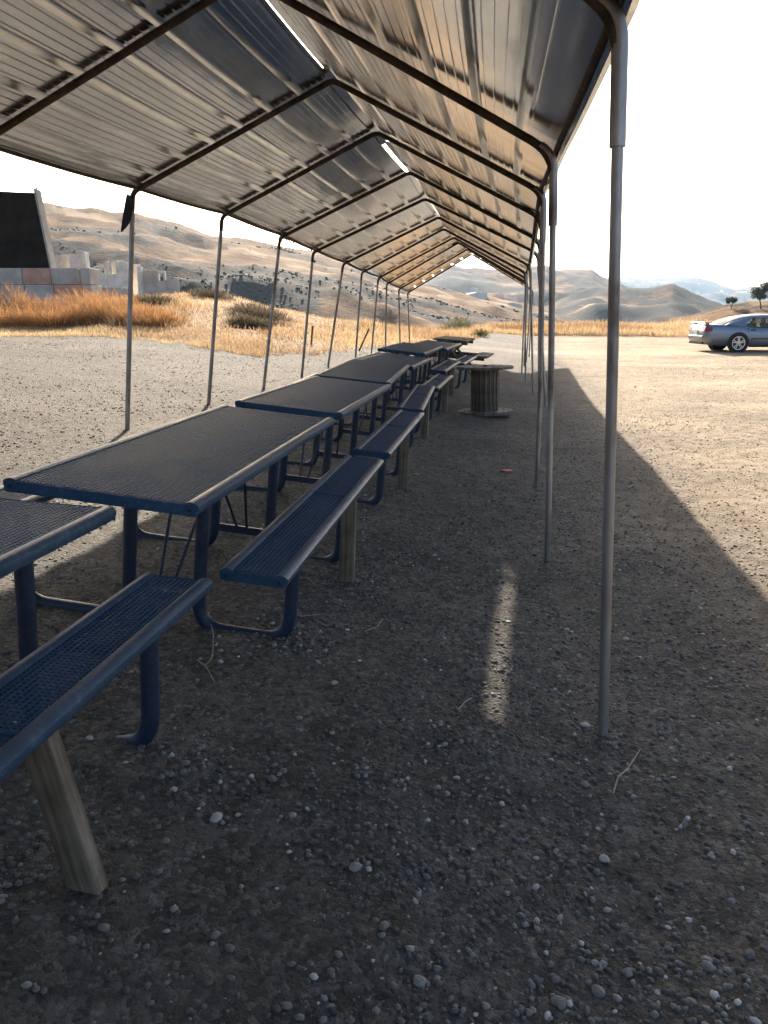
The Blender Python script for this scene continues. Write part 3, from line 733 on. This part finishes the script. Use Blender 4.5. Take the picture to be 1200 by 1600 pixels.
# ------------------------------------------------------------------ the parked car
def make_car():
    d = rw(1150, 541); hd = 32.5 / math.hypot(d[0], d[1]); base = np.array([d[0] * hd, d[1] * hd]); 
    fwd = Vector((math.cos(YAW), math.sin(YAW), 0)); away = Vector((-math.sin(YAW), math.cos(YAW), 0))
    rot = YAW + R(2.0); SC = .93
    # rear axle is 1.30 m ahead of the rear bumper; near-side wheel plane is .80 m from the centre line
    c = Vector((base[0], base[1], 0)) + away * .75 - fwd * 1.21
    z0 = gz(c.x + 1.3, c.y - .8) - .005
    car = thing('parked_car', 'silver blue four door sedan with a rear spoiler parked by the dry grass', 'car', (c.x, c.y, z0), (0, 0, rot))
    car.scale = (SC, SC, SC)
    xs = [0.02, .10, .30, .62, .95, 1.31, 1.68, 2.1, 2.6, 3.2, 3.7, 4.05, 4.4, 4.7, 4.9, 5.0]
    wd = [.70, .82, .88, .905, .925, .93, .925, .915, .915, .92, .925, .93, .91, .86, .78, .66]
    zb = [.42, .33, .28, .27, .27, .27, .25, .22, .22, .22, .22, .25, .27, .25, .27, .36]
    zt = [.82, 1.02, 1.055, 1.06, 1.04, 1.01, .985, .96, .95, .95, .95, .95, .93, .87, .80, .66]
    rings = []
    for x, w, b, t in zip(xs, wd, zb, zt):
        h = t - b
        half = [(w * .93, b), (w * .985, b + h * .16), (w, b + h * .42), (w * .99, b + h * .66), (w * .965, b + h * .84), (w * .90, b + h * .965), (w * .62, t + .012), (0, t + .022)]
        rings.append([(x, -y, z) for y, z in half] + [(x, y, z) for y, z in half[-2::-1]])
    m = len(rings[0]); mb = MB()
    mb.add([p for r_ in rings for p in r_], [(i * m + j, (i + 1) * m + j, (i + 1) * m + j + 1, i * m + j + 1) for i in range(len(xs) - 1) for j in range(m - 1)] + [tuple(range(m)), tuple((len(xs) - 1) * m + j for j in range(m))[::-1]] + [(i * m, i * m + m - 1, (i + 1) * m + m - 1, (i + 1) * m) for i in range(len(xs) - 1)])
    body = mb.build('body', 'paint', car, 'auto')
    auto(body, 55)
    # roof with rear and front pillars
    rx = [.78, 1.15, 1.55, 1.95, 2.4, 2.9, 3.3, 3.75, 4.0]; rz = [1.075, 1.235, 1.345, 1.405, 1.43, 1.425, 1.375, 1.15, 1.0]
    rwid = [.70, .665, .635, .62, .615, .615, .62, .70, .76]
    vs_ = []
    for x, z, w in zip(rx, rz, rwid): vs_ += [(x, -w, z - .045), (x, -w + .06, z - .008), (x, -w * .5, z + .010), (x, 0, z + .016), (x, w * .5, z + .010), (x, w - .06, z - .008), (x, w, z - .045)]
    def strip(i0, i1, c0, c1, name, mt):
        sub = [vs_[i * 7 + j] for i in range(i0, i1 + 1) for j in range(c0, c1 + 1)]; w_ = c1 - c0 + 1
        return MB().add(sub, [(i * w_ + j, (i + 1) * w_ + j, (i + 1) * w_ + j + 1, i * w_ + j + 1) for i in range(i1 - i0) for j in range(c1 - c0)]).build(name, mt, car, 'auto')
    strip(3, 6, 0, 6, 'roof', 'paint'); strip(0, 3, 1, 5, 'rear_window', 'glass'); strip(6, 8, 1, 5, 'windscreen', 'glass')
    for (a, b) in ((0, 1), (5, 6)): strip(0, 3, a, b, 'rear_roof_rail', 'paint'); strip(6, 8, a, b, 'front_roof_rail', 'paint')
    # sides of the cabin: pillars in body colour, glass between them, in one sloping plane
    def sidept(x, f, s, o=0):
        zr = float(np.interp(x, rx, rz)) - .045; wr = float(np.interp(x, rx, rwid)); zbelt = float(np.interp(x, xs, zt)) - .02; wb_ = .845
        return (x, s * (wb_ + (wr - wb_) * f + o), zbelt + (zr - zbelt) * f)
    def quad(s, pts, name, mt, o=0, th=.012):
        P_ = [sidept(x, f, s, o) for x, f in pts]; Q = [(p[0], p[1] - s * th, p[2]) for p in P_]; n_ = len(P_)
        return MB().add(P_ + Q, [tuple(range(n_)), tuple(range(n_, 2 * n_))[::-1]] + [(i, n_ + i, n_ + (i + 1) % n_, (i + 1) % n_) for i in range(n_)]).build(name, mt, car)
    for s in (-1, 1):
        quad(s, [(.80, 0), (1.62, 0), (1.62, .28), (1.95, .86), (1.95, 1), (1.55, 1), (1.15, 1), (.80, 1)], 'rear_pillar', 'paint')
        quad(s, [(1.95, .86), (3.35, .84), (3.3, 1), (2.9, 1), (2.4, 1), (1.95, 1)], 'roof_rail', 'paint')
        quad(s, [(2.53, 0), (2.64, 0), (2.62, .86), (2.52, .86)], 'centre_pillar', 'black')
        quad(s, [(1.93, 0), (1.99, 0), (2.02, .86), (1.98, .86)], 'door_frame', 'black')
        quad(s, [(3.72, 0), (3.98, 0), (3.75, .9), (3.35, 1), (3.33, .84)], 'front_pillar', 'paint')
        quad(s, [(1.62, .02), (1.62, .27), (1.93, .8), (1.93, .02)], 'quarter_window', 'glass', -.004, .004)
        quad(s, [(1.99, .02), (2.53, .02), (2.52, .85), (2.02, .85)], 'rear_door_window', 'glass', -.004, .004)
        quad(s, [(2.64, .02), (3.72, .02), (3.33, .84), (2.62, .85)], 'front_door_window', 'glass', -.004, .004)
        def side_strip(name, mt, x0, x1, z0_, z1_, proud, parent=car):
            w0 = float(np.interp((x0 + x1) / 2, xs, wd)); 
            return MB().box(((x0 + x1) / 2, s * (w0 + proud - .012), (z0_ + z1_) / 2), (x1 - x0, .03, z1_ - z0_)).build(name, mt, parent, bevel=.004)
        side_strip('side_moulding', 'black', 1.80, 3.65, .50, .54, .006); side_strip('sill', 'black', 1.75, 3.62, .20, .27, -.02)
        for hx in (1.78, 2.80): side_strip('door_handle', 'black', hx, hx + .18, .83, .865, .008)
        for dx in (1.66, 2.58, 3.62): side_strip('door_seam', 'black', dx, dx + .012, .32, .92, -.0015 - .01)
        # wheel arches and wheels
        for ax_ in (1.31, 4.12):
            MB().lathe([(.41, -.02), (.41, .006), (.40, .009)], 28, (ax_, s * (.925 if s > 0 else .925), .36), 'y').build('wheel_arch', 'black', car)
            if s < 0: car.children[-1].scale = (1, -1, 1); 
            w = bpy.data.objects.new('wheel', None); COL.objects.link(w); w.parent = car; w.location = (ax_, s * .815, .36); w.rotation_euler = (0, 0, 0 if s > 0 else math.pi)
            MB().lathe([(.25, -.11), (.335, -.115), (.357, -.09), (.36, 0), (.357, .09), (.335, .138), (.26, .140), (.24, .06)], 32, (0, 0, 0), 'y', False).build('tyre', 'tyre', w, 'auto')
            rim2 = MB()
            for q in range(5):
                a = 2 * math.pi * q / 5 + .3; u = Vector((math.cos(a), 0, math.sin(a))); p_ = Vector((-u.z, 0, u.x))
                for sg in (-1, 1): rim2.beam(u * .03 + p_ * sg * .012 + Vector((0, .150, 0)), u * .238 + p_ * sg * .04 + Vector((0, .143, 0)), .034, .02, (0, 1, 0))
            rim2.lathe([(.055, .13), (.055, .162), (.04, .166)], 16, (0, 0, 0), 'y')
            rim2.build('spokes', 'rim', w)
            MB().lathe([(.246, .141), (.258, .152), (.232, .150), (.226, .142)], 32, (0, 0, 0), 'y', False).build('rim', 'rim', w, 'auto')
            MB().lathe([(.22, .05), (.23, .10)], 24, (0, 0, 0), 'y').build('wheel_well', 'black', w)
        # tail lamps wrap round the corner
        MB().add([(.02, s * .50, .80), (.055, s * .50, .96), (.08, s * .78, .99), (.0, s * .78, .80), (.30, s * .905, .93), (.27, s * .915, .80), (.14, s * .865, .98), (.08, s * .855, .78)], [(0, 1, 2, 3), (3, 2, 6, 7), (7, 6, 4, 5)] if s > 0 else [(3, 2, 1, 0), (7, 6, 2, 3), (5, 4, 6, 7)]).build('tail_light', 'tail', car).location = (-.012, s * .012, .004)
    MB().prism([(.06, 1.10), (.02, 1.125), (.05, 1.145), (.30, 1.13), (.34, 1.115)], -.70, .70).build('spoiler', 'paint', car, 'auto')
    for s in (-1, 1): MB().box((.2, s * .55, 1.09), (.12, .05, .07)).build('spoiler_foot', 'paint', car)
    MB().box((.03, 0, .56), (.10, 1.36, .17)).build('rear_bumper', 'paint', car, bevel=.04)
    MB().box((.06, 0, .36), (.1, 1.3, .12)).build('lower_valance', 'black', car, bevel=.03)
    MB().box((.0, 0, .74), (.03, .34, .16)).build('number_plate', 'plate', car)
    MB().box((4.93, 0, .5), (.14, 1.4, .2)).build('front_bumper', 'paint', car, bevel=.04)
    for s in (-1, 1): MB().box((4.86, s * .66, .70), (.12, .3, .13)).build('headlight', 'chrome', car, bevel=.02)
    for s in (-1, 1): MB().box((3.55, s * .98, .99), (.12, .16, .12)).build('wing_mirror', 'paint', car, bevel=.03)
    for (x, y) in ((2.95, -.38), (2.95, .38), (2.05, 0)):
        w = .5 if x > 2.5 else 1.25
        MB().box((x, y, .80), (.16, w, .62), Matrix.Rotation(R(-12), 3, 'Y')).build('seat_back', 'seat', car, bevel=.05)
        for hy in ((y,) if w < 1 else (-.38, .38)): MB().box((x - .10, hy, 1.17), (.1, .26, .18)).build('headrest', 'seat', car, bevel=.04)
    MB().tube([(3.3 + .06 * math.cos(0), .38 + .17 * math.cos(a), .98 + .17 * math.sin(a)) for a in np.linspace(0, 2 * math.pi, 17)], .014, 6).build('steering_wheel', 'black', car)
    MB().box((2.5, 0, .31), (3.6, 1.5, .14)).build('floor_pan', 'black', car)
make_car()

# ------------------------------------------------------------------ blades, brush and shrubs
def blades(P, D, Ln, W, tone, bend=.35):
    """thin bent blades: base P (n,3), direction D (n,3), length, width -> verts, quads, tone"""
    n = len(P); D = D / np.linalg.norm(D, axis=1, keepdims=True)
    a = rng.uniform(0, 2 * np.pi, n); S = np.stack([np.cos(a), np.sin(a), np.zeros(n)], 1) * W[:, None] / 2
    bd = rng.normal(0, bend, (n, 3)); bd[:, 2] = -np.abs(bd[:, 2]) * .6
    m_ = P + D * (Ln * .55)[:, None] + bd * (Ln * .12)[:, None]; t = P + D * Ln[:, None] + bd * (Ln * .5)[:, None]
    V = np.stack([P - S, P + S, m_ - S * .8, m_ + S * .8, t - S * .25, t + S * .25], 1).reshape(-1, 3)
    b = (np.arange(n) * 6)[:, None]
    Fq = np.concatenate([b + np.array([[0, 1, 3, 2]]), b + np.array([[2, 3, 5, 4]])], 0)
    return V, Fq, np.repeat(tone, 6)
def scatter_polar(n, px0, px1, f0, f1):
    az_ = rng.uniform(az_of(px0), az_of(px1), n); e_ = EDGE(az_); ra = CA_R(az_); e_ = e_ + 1.1 * fbm(az_ * 45, az_ * 13, 3, 130)
    r_ = e_ + (ra - e_) * (f0 + (f1 - f0) * rng.uniform(0, 1, n))
    return r_ * np.sin(az_), r_ * np.cos(az_)
GV, GF, GT = [], [], []; base_i = 0
def add_grass(x, y, h0, h1, w, tone0, tone1, clump=.5):
    global base_i
    n = len(x); dens = fbm(x * .5, y * .5, 3, 100); keep = rng.uniform(-.7, .3, n) < dens + clump - .3; x, y = x[keep], y[keep]; n = len(x)
    hs = 1 + .7 * fbm(x * .4, y * .4, 3, 101)
    P = np.stack([x, y, terrain(x, y) - .02], 1); D = rng.normal(0, .28, (n, 3)); D[:, 2] = 1
    V, Fq, T = blades(P, D, rng.uniform(h0, h1, n) * np.clip(hs, .3, 2), np.full(n, w) * rng.uniform(.7, 1.4, n), np.clip(rng.uniform(tone0, tone1, n) + .75 * fbm(x * .22, y * .22, 3, 102), 0, 1))
    GV.append(V); GF.append(Fq + base_i); GT.append(T); base_i += len(V)
x, y = scatter_polar(15000, -40, 420, -.05, .10); add_grass(x, y, .06, .16, .014, .6, 1.0)
x, y = scatter_polar(16000, 240, 660, .1, 1.05); add_grass(x, y, .06, .2, .022, .1, 1.0, .35)
x, y = scatter_polar(9000, -40, 300, .1, 1.0); add_grass(x, y, .15, .35, .02, .1, .8)
x, y = scatter_polar(14000, 400, 760, -.03, .5); add_grass(x, y, .06, .16, .018, .1, 1.0, .4)
x, y = scatter_polar(9000, 560, 780, .3, 1.1); add_grass(x, y, .18, .4, .02, .15, .9)
x, y = scatter_polar(26000, 740, 1210, .15, 1.3); add_grass(x, y, .25, .55, .022, .15, 1.0, .6)
gr = arrays('dry_grass', np.vstack(GV), np.vstack(GF), 'grass', attrs={'tone': np.concatenate(GT)}, kind='stuff')
gr['label'] = 'golden dry grass along the edge of the lot and on the low rise behind'; gr['category'] = 'grass'

def tuft(name, label, cat, x, y, rx, ry, h, n, ln, w, mt, group=None, lean=(0, 0), up=.6, twig='twig'):
    z0 = gz(x, y)
    t = thing(name, label, cat, (x, y, z0), group=group)
    u = rng.normal(0, 1, (n, 3)); u /= np.linalg.norm(u, axis=1, keepdims=True); u[:, 2] = np.abs(u[:, 2]); rr = rng.uniform(0, 1, n) ** .5
    lump = 1 + .45 * vnoise(u[:, 0] * 2.5 + x, u[:, 1] * 2.5 + y + u[:, 2] * 2, 3)
    P = u * rr[:, None] * lump[:, None] * np.array([rx, ry, h * .7])
    gzv = terrain(P[:, 0] + x, P[:, 1] + y) - z0
    P[:, 2] += gzv
    D = u * 1.0 + rng.normal(0, .45, (n, 3)) + np.array([lean[0], lean[1], up])
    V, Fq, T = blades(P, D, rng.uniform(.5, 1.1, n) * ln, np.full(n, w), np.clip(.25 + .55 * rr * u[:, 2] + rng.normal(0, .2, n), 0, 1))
    arrays('foliage', V, Fq, mt, t, attrs={'tone': T})
    mb = MB()
    for k in range(7):
        a = random.uniform(0, 6.28); q = random.uniform(.3, .8)
        mb.tube([(0, 0, -.03), (rx * .3 * math.cos(a) * q, ry * .3 * math.sin(a) * q, h * .3), (rx * .8 * math.cos(a) * q, ry * .8 * math.sin(a) * q, h * .6 * q + .1)], [.02, .014, .006], 5)
    mb.build('stem', twig, t)
    return t
def pos(px, dist): d = rw(px, YH); k = dist / math.hypot(d[0], d[1]); return d[0] * k, d[1] * k
brush_spots = [(-38, 32, .9, 1.5), (-8, 30.5, .8, 1.1), (14, 33.5, 1.0, 1.5), (36, 30.5, .8, 1.0), (52, 33, .9, 1.2), (72, 30, .75, .8), (88, 32.5, .9, 1.15), (106, 30.3, .7, .9), (120, 33.5, 1.0, 1.45), (138, 31, .85, 1.2), (152, 34, 1.0, 1.4), (166, 30.3, .75, .95), (184, 31.5, .85, 1.0), (204, 29.5, .75, .75), (222, 28.8, .7, .55), (246, 27.8, .7, .35), (-60, 34, 1.2, 1.6)]
for i, (px, dist, rx, h) in enumerate(brush_spots):
    x, y = pos(px, dist)
    tuft('dry_brush', 'wispy rust coloured dry brush heaped below the concrete block wall', 'bush', x, y, rx, rx * .9, h * random.uniform(.4, .8), 1300, .5, .013, 'brush', 'rust brush below the block wall', (random.uniform(-.9, -.3), 0), random.uniform(.2, .7))
for (px, dist, rx, h, lab) in ((402, 33, 1.15, .5, 'large dark grey shrub on the golden slope behind the canopy posts'), (388, 27.5, .6, .3, 'small dark shrub low on the golden slope near the gravel edge'), (236, 38, 1.0, .4, 'dusky flat shrub between the rust brush and the white ruin'), (330, 47, 1.0, .5, 'dusky shrub on the crest beside the white ruin')):
    x, y = pos(px, dist); tuft('dusky_shrub', lab, 'shrub', x, y, rx, rx, h, 2400, .28, .02, 'shrub', 'dusky shrubs on the slope', (0, 0), .5)
x, y = pos(712, 66); tuft('olive_shrub', 'big olive green shrub seen through the far end of the canopy', 'shrub', x, y, 1.6, 1.4, 2.3, 2600, .5, .035, 'greenshrub', None, (0, 0), .6)
x, y = pos(752, 39.5); tuft('green_weed', 'small green weed at the end of the golden grass', 'weed', x, y, .35, .3, .35, 400, .25, .02, 'greenshrub', None)
# scrub on the hillsides: one mass of countless bushes
n = 36000
az_ = rng.uniform(az_of(-60), az_of(1260), n); r_ = 110 * (850 / 110) ** rng.uniform(0, 1, n)
x = r_ * np.sin(az_); y = r_ * np.cos(az_)
sc_ = .50 + 1.35 * fbm(x / 60, y / 26, 5, 43) + .6 * fbm(x / 260, y / 110, 2, 45) + .35 * fbm(x / 12, y / 8, 3, 41)
xp = np.interp(az_, [az_of(p) for p in range(-400, 1700, 20)], list(range(-400, 1700, 20)))
sc_ += .55 * np.exp(-(((r_ - 190) / 60) ** 2)) * sstep(260, 330, xp) * (1 - sstep(640, 760, xp)) + .1 * (r_ > 1000)
keep = (rng.uniform(.7, 1.3, n) < sc_) & ~((xp > 960) & (r_ < 420)); x, y, r_ = x[keep], y[keep], r_[keep]
s = rng.uniform(.3, 1.0, len(x)) ** 1.6 * (.45 + r_ / 700)
V, Fo, own = blobs(np.stack([x, y, terrain(x, y) + s * .25], 1), s, .7, .3)
t_ = rng.uniform(0, 1, len(x))
g = arrays('scrub', V, Fo, 'scrub', attrs={'tone': t_[own]}, kind='stuff'); g['label'] = 'dark scrub bushes scattered over the hills'; g['category'] = 'scrub'

# ------------------------------------------------------------------ trees
def make_tree(name, label, px, dist, h, cr, nleaf, lw, lean=0, squash=1.0, group=None, trunk_f=.45):
    x, y = pos(px, dist); z0 = gz(x, y)
    t = thing(name, label, 'tree', (x, y, z0), group=group)
    tr = MB(); tp = Vector((lean * h * .3, 0, h * trunk_f))
    tr.tube([(0, 0, -.2), (lean * h * .1, 0, h * trunk_f * .5), tp], [h * .035, h * .028, h * .022], 8)
    cl = []
    for k in range(9):
        a = 2 * math.pi * k / 9 + random.uniform(-.3, .3); q = random.uniform(.35, .95)
        e_ = Vector((math.cos(a) * cr * q * .8 + lean * h * .35, math.sin(a) * cr * q * .8, h * random.uniform(.55, .92)))
        tr.tube([tp * random.uniform(.6, 1), (tp + e_) / 2 + Vector((0, 0, .1 * h)), e_], [h * .014, h * .009, h * .003], 6)
        cl.append((e_, cr * random.uniform(.28, .48)))
    tr.build('trunk', 'bark', t, 'auto')
    per = nleaf // len(cl); P = []; T = []
    for e_, rad in cl:
        u = rng.normal(0, .5, (per, 3)) * rad * np.array([1, 1, .75 * squash]); P.append(u + np.array(e_)); T.append(np.clip(.5 + u[:, 2] / rad * .5 + rng.normal(0, .2, per), 0, 1))
    P = np.vstack(P); T = np.concatenate(T)
    V, Fq, tt = blades(P, rng.normal(0, 1, P.shape), rng.uniform(.7, 1.3, len(P)) * lw * 1.6, np.full(len(P), lw), T)
    arrays('crown', V, Fq, 'leaf', t, attrs={'tone': tt})
    return t
make_tree('broadleaf_tree', 'small round clipped tree on the brown rise beyond the car', 1142, 250, 3.2, 1.6, 2400, .2, 0, 1.0, None, .15)
make_tree('eucalyptus_tree', 'open spreading tree leaning over the brown rise above the car', 1188, 245, 5.4, 3.2, 2600, .22, -.3, .8)
make_tree('eucalyptus_tree', 'tall dark tree at the right of the brown rise', 1208, 245, 6.6, 3.6, 2600, .25, -.1, .9)
for i, (px, h) in enumerate(((444, 9), (450, 12), (455, 11), (461, 10))):
    make_tree('cypress_tree', 'tiny dark tree in the clump on the hillside skyline', px, 636, h, 3.0, 300, .9, 0, 1.4, 'trees in the clump on the skyline', .3)

# ------------------------------------------------------------------ block wall, dark barrier, white ruin
def frame_at(px, dist):
    x, y = pos(px, dist); return Vector((x, y, 0)), math.atan2(-x, y) * 0 + YAW   # faces the lot squarely
def wall_pt(px, py, dist): return Vector(at_d(px, py, dist))
D1 = 39.0
o0 = wall_pt(0, 471, D1); bh = .67; bwid = 1.19
ang = YAW
wall = thing('block_wall', 'two courses of big grey and salmon concrete blocks on the bank', 'wall', o0, (0, 0, ang))
fill = MB().box((-1.0, .9, -1.0), (10, 1.4, 2.0)).build('bank_footing', 'conc', wall)
cols = {(0, -1): 'conc', (0, 0): 'conc', (0, 1): 'conc', (0, 2): 'pink', (1, -1): 'pink', (1, 0): 'conc', (1, 1): 'pink', (1, 2): 'conc'}
for row in range(-1, 2):
    for c_ in range(-4, 3):
        mt = cols.get((row, c_), 'conc')
        b = MB().box((c_ * bwid + bwid / 2 + (.03 if row == 0 else -.03), random.uniform(-.02, .02), row * bh + bh / 2), (bwid - .025, .62, bh - .02)).build('block', mt, wall, bevel=.02)
    MB().box((3 * bwid + .22 + random.uniform(-.02, .02), .32, row * bh + bh / 2), (.40, 1.25, bh - .02)).build('block', 'conc', wall, bevel=.02)
bar = thing('dark_barrier', 'tall black tarp covered barrier with a slanting edge in a pale lit tone above the block wall', 'barrier', o0 + Vector((0, 0, 2 * bh)), (0, 0, ang))
hb = 3.1; xr0, xr1 = 2.24, 1.86
poly = [(-7, -.02)] + [(x_, -.02 + random.uniform(-.05, .03)) for x_ in np.linspace(-6.5, xr0 - .1, 24)] + [(xr0, 0), (xr1, hb - .15), (1.0, hb - .12), (-1, hb - .02), (-3, hb + .06), (-7, hb + .1)]
cov = MB().prism(poly[::-1], .0, .35).build('tarp', 'tarp', bar)
MB().prism([(xr0 + .01, -.05), (xr0 + .09, -.05), (xr1 + .09, hb), (xr1 + .01, hb)][::-1], -.06, .5).build('lit_edge', 'lit_edge', bar)  # lit side of the barrier, its light put into a pale colour
MB().beam((xr1 + .05, .2, hb - .05), (xr1 + .04, .2, hb + .08), .05, .05).build('corner_post', 'wood_grey', bar)
# bank under the barrier so that nothing hangs in the air
D2 = 58.0
ruin_o = wall_pt(200, 463, D2)
ruin = thing('ruined_walls', 'roofless white concrete walls with empty openings on the rise', 'ruin', ruin_o, (0, 0, ang))
sc2 = D2 / F
def rp(x0, x1, y0, y1, dep, mt='white', name='wall', th=.22, low=None):
    a = (x0 - 200) * sc2; b = (x1 - 200) * sc2; z1 = (463 - y0) * sc2; z0 = (463 - y1) * sc2
    if low is None: z0 -= 1.6
    return MB().box(((a + b) / 2, dep, (z0 + z1) / 2), (b - a, th, z1 - z0)).build(name, mt, ruin, bevel=.02)
rp(84, 117, 403, 452, 1.6, 'conc'); rp(117, 142, 404, 452, .4); rp(142, 145.5, 402, 452, .0, 'white', 'pilaster', .8)
rp(148, 172, 431, 455, .0); rp(168, 171, 415, 431, .3, 'white', 'pilaster', .5, 1); rp(172.5, 175, 414, 455, .1, 'white', 'pilaster', .4); rp(175.5, 184.5, 413, 431.8, .6, 'conc', 'wall', .2, 1); rp(175.5, 202, 432, 458, .0, 'white', 'wall', .22); rp(184.5, 202, 415, 431.8, .2, 'white', 'wall', .2, 1)
rp(203, 215, 417, 462, .9, 'conc'); rp(216, 221.5, 422, 466, .15, 'white', 'pilaster', .5); rp(222, 243, 427, 468, .4, 'conc'); rp(243, 254, 441.5, 468, .4, 'conc', 'wall', .2); rp(243, 245, 430, 441, .4, 'white', 'window_frame', .3, 1); rp(251.5, 254, 430, 441, .4, 'white', 'window_frame', .3, 1); rp(243, 254, 427.5, 429.8, .4, 'white', 'window_frame', .3, 1)
rp(254.5, 272.5, 439, 470, .5, 'conc')
rp(155, 205, 452, 462, -1.2, 'conc', 'foundation_slab', 1.2)

# tiny far-off buildings in the valley
def far_house(px, py, dist, w, h, lab):
    p = wall_pt(px, py, dist)
    z = gz(p.x, p.y)
    o = thing('far_building', lab, 'building', (p.x, p.y, z), (0, 0, YAW + random.uniform(-.3, .3)), 'far white buildings in the valley')
    MB().box((0, 0, h / 2 - 1), (w, w * .6, h + 2)).build('wall', 'white', o)
    MB().prism([(-w / 2 - .3, h), (w / 2 + .3, h), (0, h + w * .12)], -w * .33, w * .33).build('roof', 'white', o)
for i, (px, py, dist, w, h) in enumerate(((716, 470, 850, 14, 5), (728, 469, 860, 12, 5), (742, 468, 870, 22, 6), (750, 467, 880, 14, 5), (800, 492, 700, 16, 4), (708, 474, 800, 8, 4), (672, 443, 1400, 14, 6), (740, 436, 1500, 16, 6))):
    far_house(px, py, dist, w, h, 'tiny pale building far off in the valley')

# ------------------------------------------------------------------ small things
k = 3; l0 = Vector((LT[3][0], ky(3), LT[3][1]))
rag = MB()
pts = [(-.01, .0, .0), (.05, -.03, -.02), (.06, -.02, -.16), (.035, -.04, -.30), (-.01, -.03, -.36), (-.10, -.03, -.44), (-.06, -.05, -.28), (-.03, -.03, -.14)]
rag.add([(p[0], p[1] + .012, p[2]) for p in pts] + [(p[0] * 1.02, p[1] - .014 - .01 * (i % 2), p[2]) for i, p in enumerate(pts)], [tuple(range(8)), tuple(range(15, 7, -1))] + [(i, 8 + i, 8 + (i + 1) % 8, (i + 1) % 8) for i in range(8)])
ro = rag.build('hanging_rag', 'rag', None); ro.scale = (.75, .75, .75); ro.location = l0 + Vector((-.035, -.03, -.02)); tag(ro, 'torn black rag hanging from the top of a canopy post', 'rag')
# leaning stake by the far left posts
a = Vector(at_y(560, 535, 22.0)); b = Vector(at_y(577, 513, 22.0))
a.z = gz(a.x, a.y) - .03
st = MB().tube([a - a, (b - a)], .022, 8).build('leaning_stake', 'rusty', None, 'auto'); st.location = a; tag(st, 'thin rusty stake leaning against the far posts by the golden grass', 'stake')
x, y = pos(485, 24); st = MB().tube([(0, 0, -.05), (.06, 0, .5)], .03, 8).build('wooden_stake', 'wood_grey', None, 'auto'); st.location = (x, y, gz(x, y)); tag(st, 'short wooden stake standing in the golden grass', 'stake')
def on_lot(px, py):
    z = 0.1
    for _ in range(20):
        d = rw(px, py); t_ = (z - ZC) / d[2]; p = d * t_; z = gz(p[0], p[1])
    return Vector((p[0], p[1], z))
def twig(pix, lab, r_=.003):
    P = [on_lot(*q) + Vector((0, 0, .008 + .012 * (i % 2))) for i, q in enumerate(pix)]
    o = MB().tube([p - P[0] for p in P], [r_ * (1 - .5 * i / len(P)) for i in range(len(P))], 5).build('dry_twig', 'twig', None); o.location = P[0]
    return tag(o, lab, 'twig')
twig([(326, 960), (334, 1000), (332, 1030), (322, 1046)], 'long bent dry stalk on the dirt beside the bench foot')
twig([(308, 1034), (322, 1048), (336, 1069)], 'short pale stalk crossing a bent one near the bench foot')
twig([(440, 968), (454, 962), (470, 965), (500, 966)], 'pale twig lying over a gravel heap at the bench foot', .004)
twig([(958, 1243), (965, 1222), (980, 1205), (1000, 1178)], 'thin curved dry stem on the gravel near the tallest post', .003)
twig([(716, 1112), (727, 1103), (737, 1093)], 'straight pale straw beside the strip of sunlight')
twig([(466, 905), (480, 908), (493, 916)], 'curled pale twig beside the split wood post')
twig([(570, 989), (590, 985), (597, 970)], 'forked thin stalk on the bare shaded dirt')
def litter(px, py, size, mt, lab, cat):
    p = on_lot(px, py); v = [(random.uniform(.7, 1.2) * size * math.cos(a), random.uniform(.5, .9) * size * math.sin(a), random.uniform(.2, .6) * size * .5) for a in np.linspace(0, 5.4, 7)]
    mb = MB().add(v + [(q[0] * .9, q[1] * .9, q[2] - .004) for q in v], [tuple(range(7)), tuple(range(13, 6, -1))] + [(i, 7 + i, 7 + (i + 1) % 7, (i + 1) % 7) for i in range(7)])
    o = mb.build('litter_scrap', mt, None); o.location = p + Vector((0, 0, .003)); return tag(o, lab, cat)
litter(791, 737, .07, 'red', 'crumpled red scrap lying on the shaded gravel', 'litter')
litter(210, 816, .028, 'yellow', 'small yellow leaf on sunlit dirt under the table', 'leaf')
litter(795, 972, .014, 'greenbit', 'tiny green scrap beside the strip of sunlight', 'litter')
for (px, py) in ((374, 1027), (543, 985), (562, 1033)):
    o = litter(px, py, .010, 'paper', 'tiny white paper scrap on the shaded dirt', 'litter'); o['group'] = 'paper scraps on the dirt'

# ------------------------------------------------------------------ haze
hz = MB().box((0, 0, 330), (26000, 26000, 760)).build('haze', None)
m = bpy.data.materials.new('haze'); m.use_nodes = True; nn = m.node_tree.nodes; nn.remove(nn['Principled BSDF'])
pv = nn.new('ShaderNodeVolumePrincipled'); pv.inputs['Color'].default_value = (.48, .72, 1.0, 1); pv.inputs['Density'].default_value = 4.0e-5; pv.inputs['Anisotropy'].default_value = .35
m.node_tree.links.new(pv.outputs[0], nn['Material Output'].inputs['Volume']); hz.data.materials.append(m)
hz['kind'] = 'stuff'; hz['label'] = 'pale haze filling the valley air'
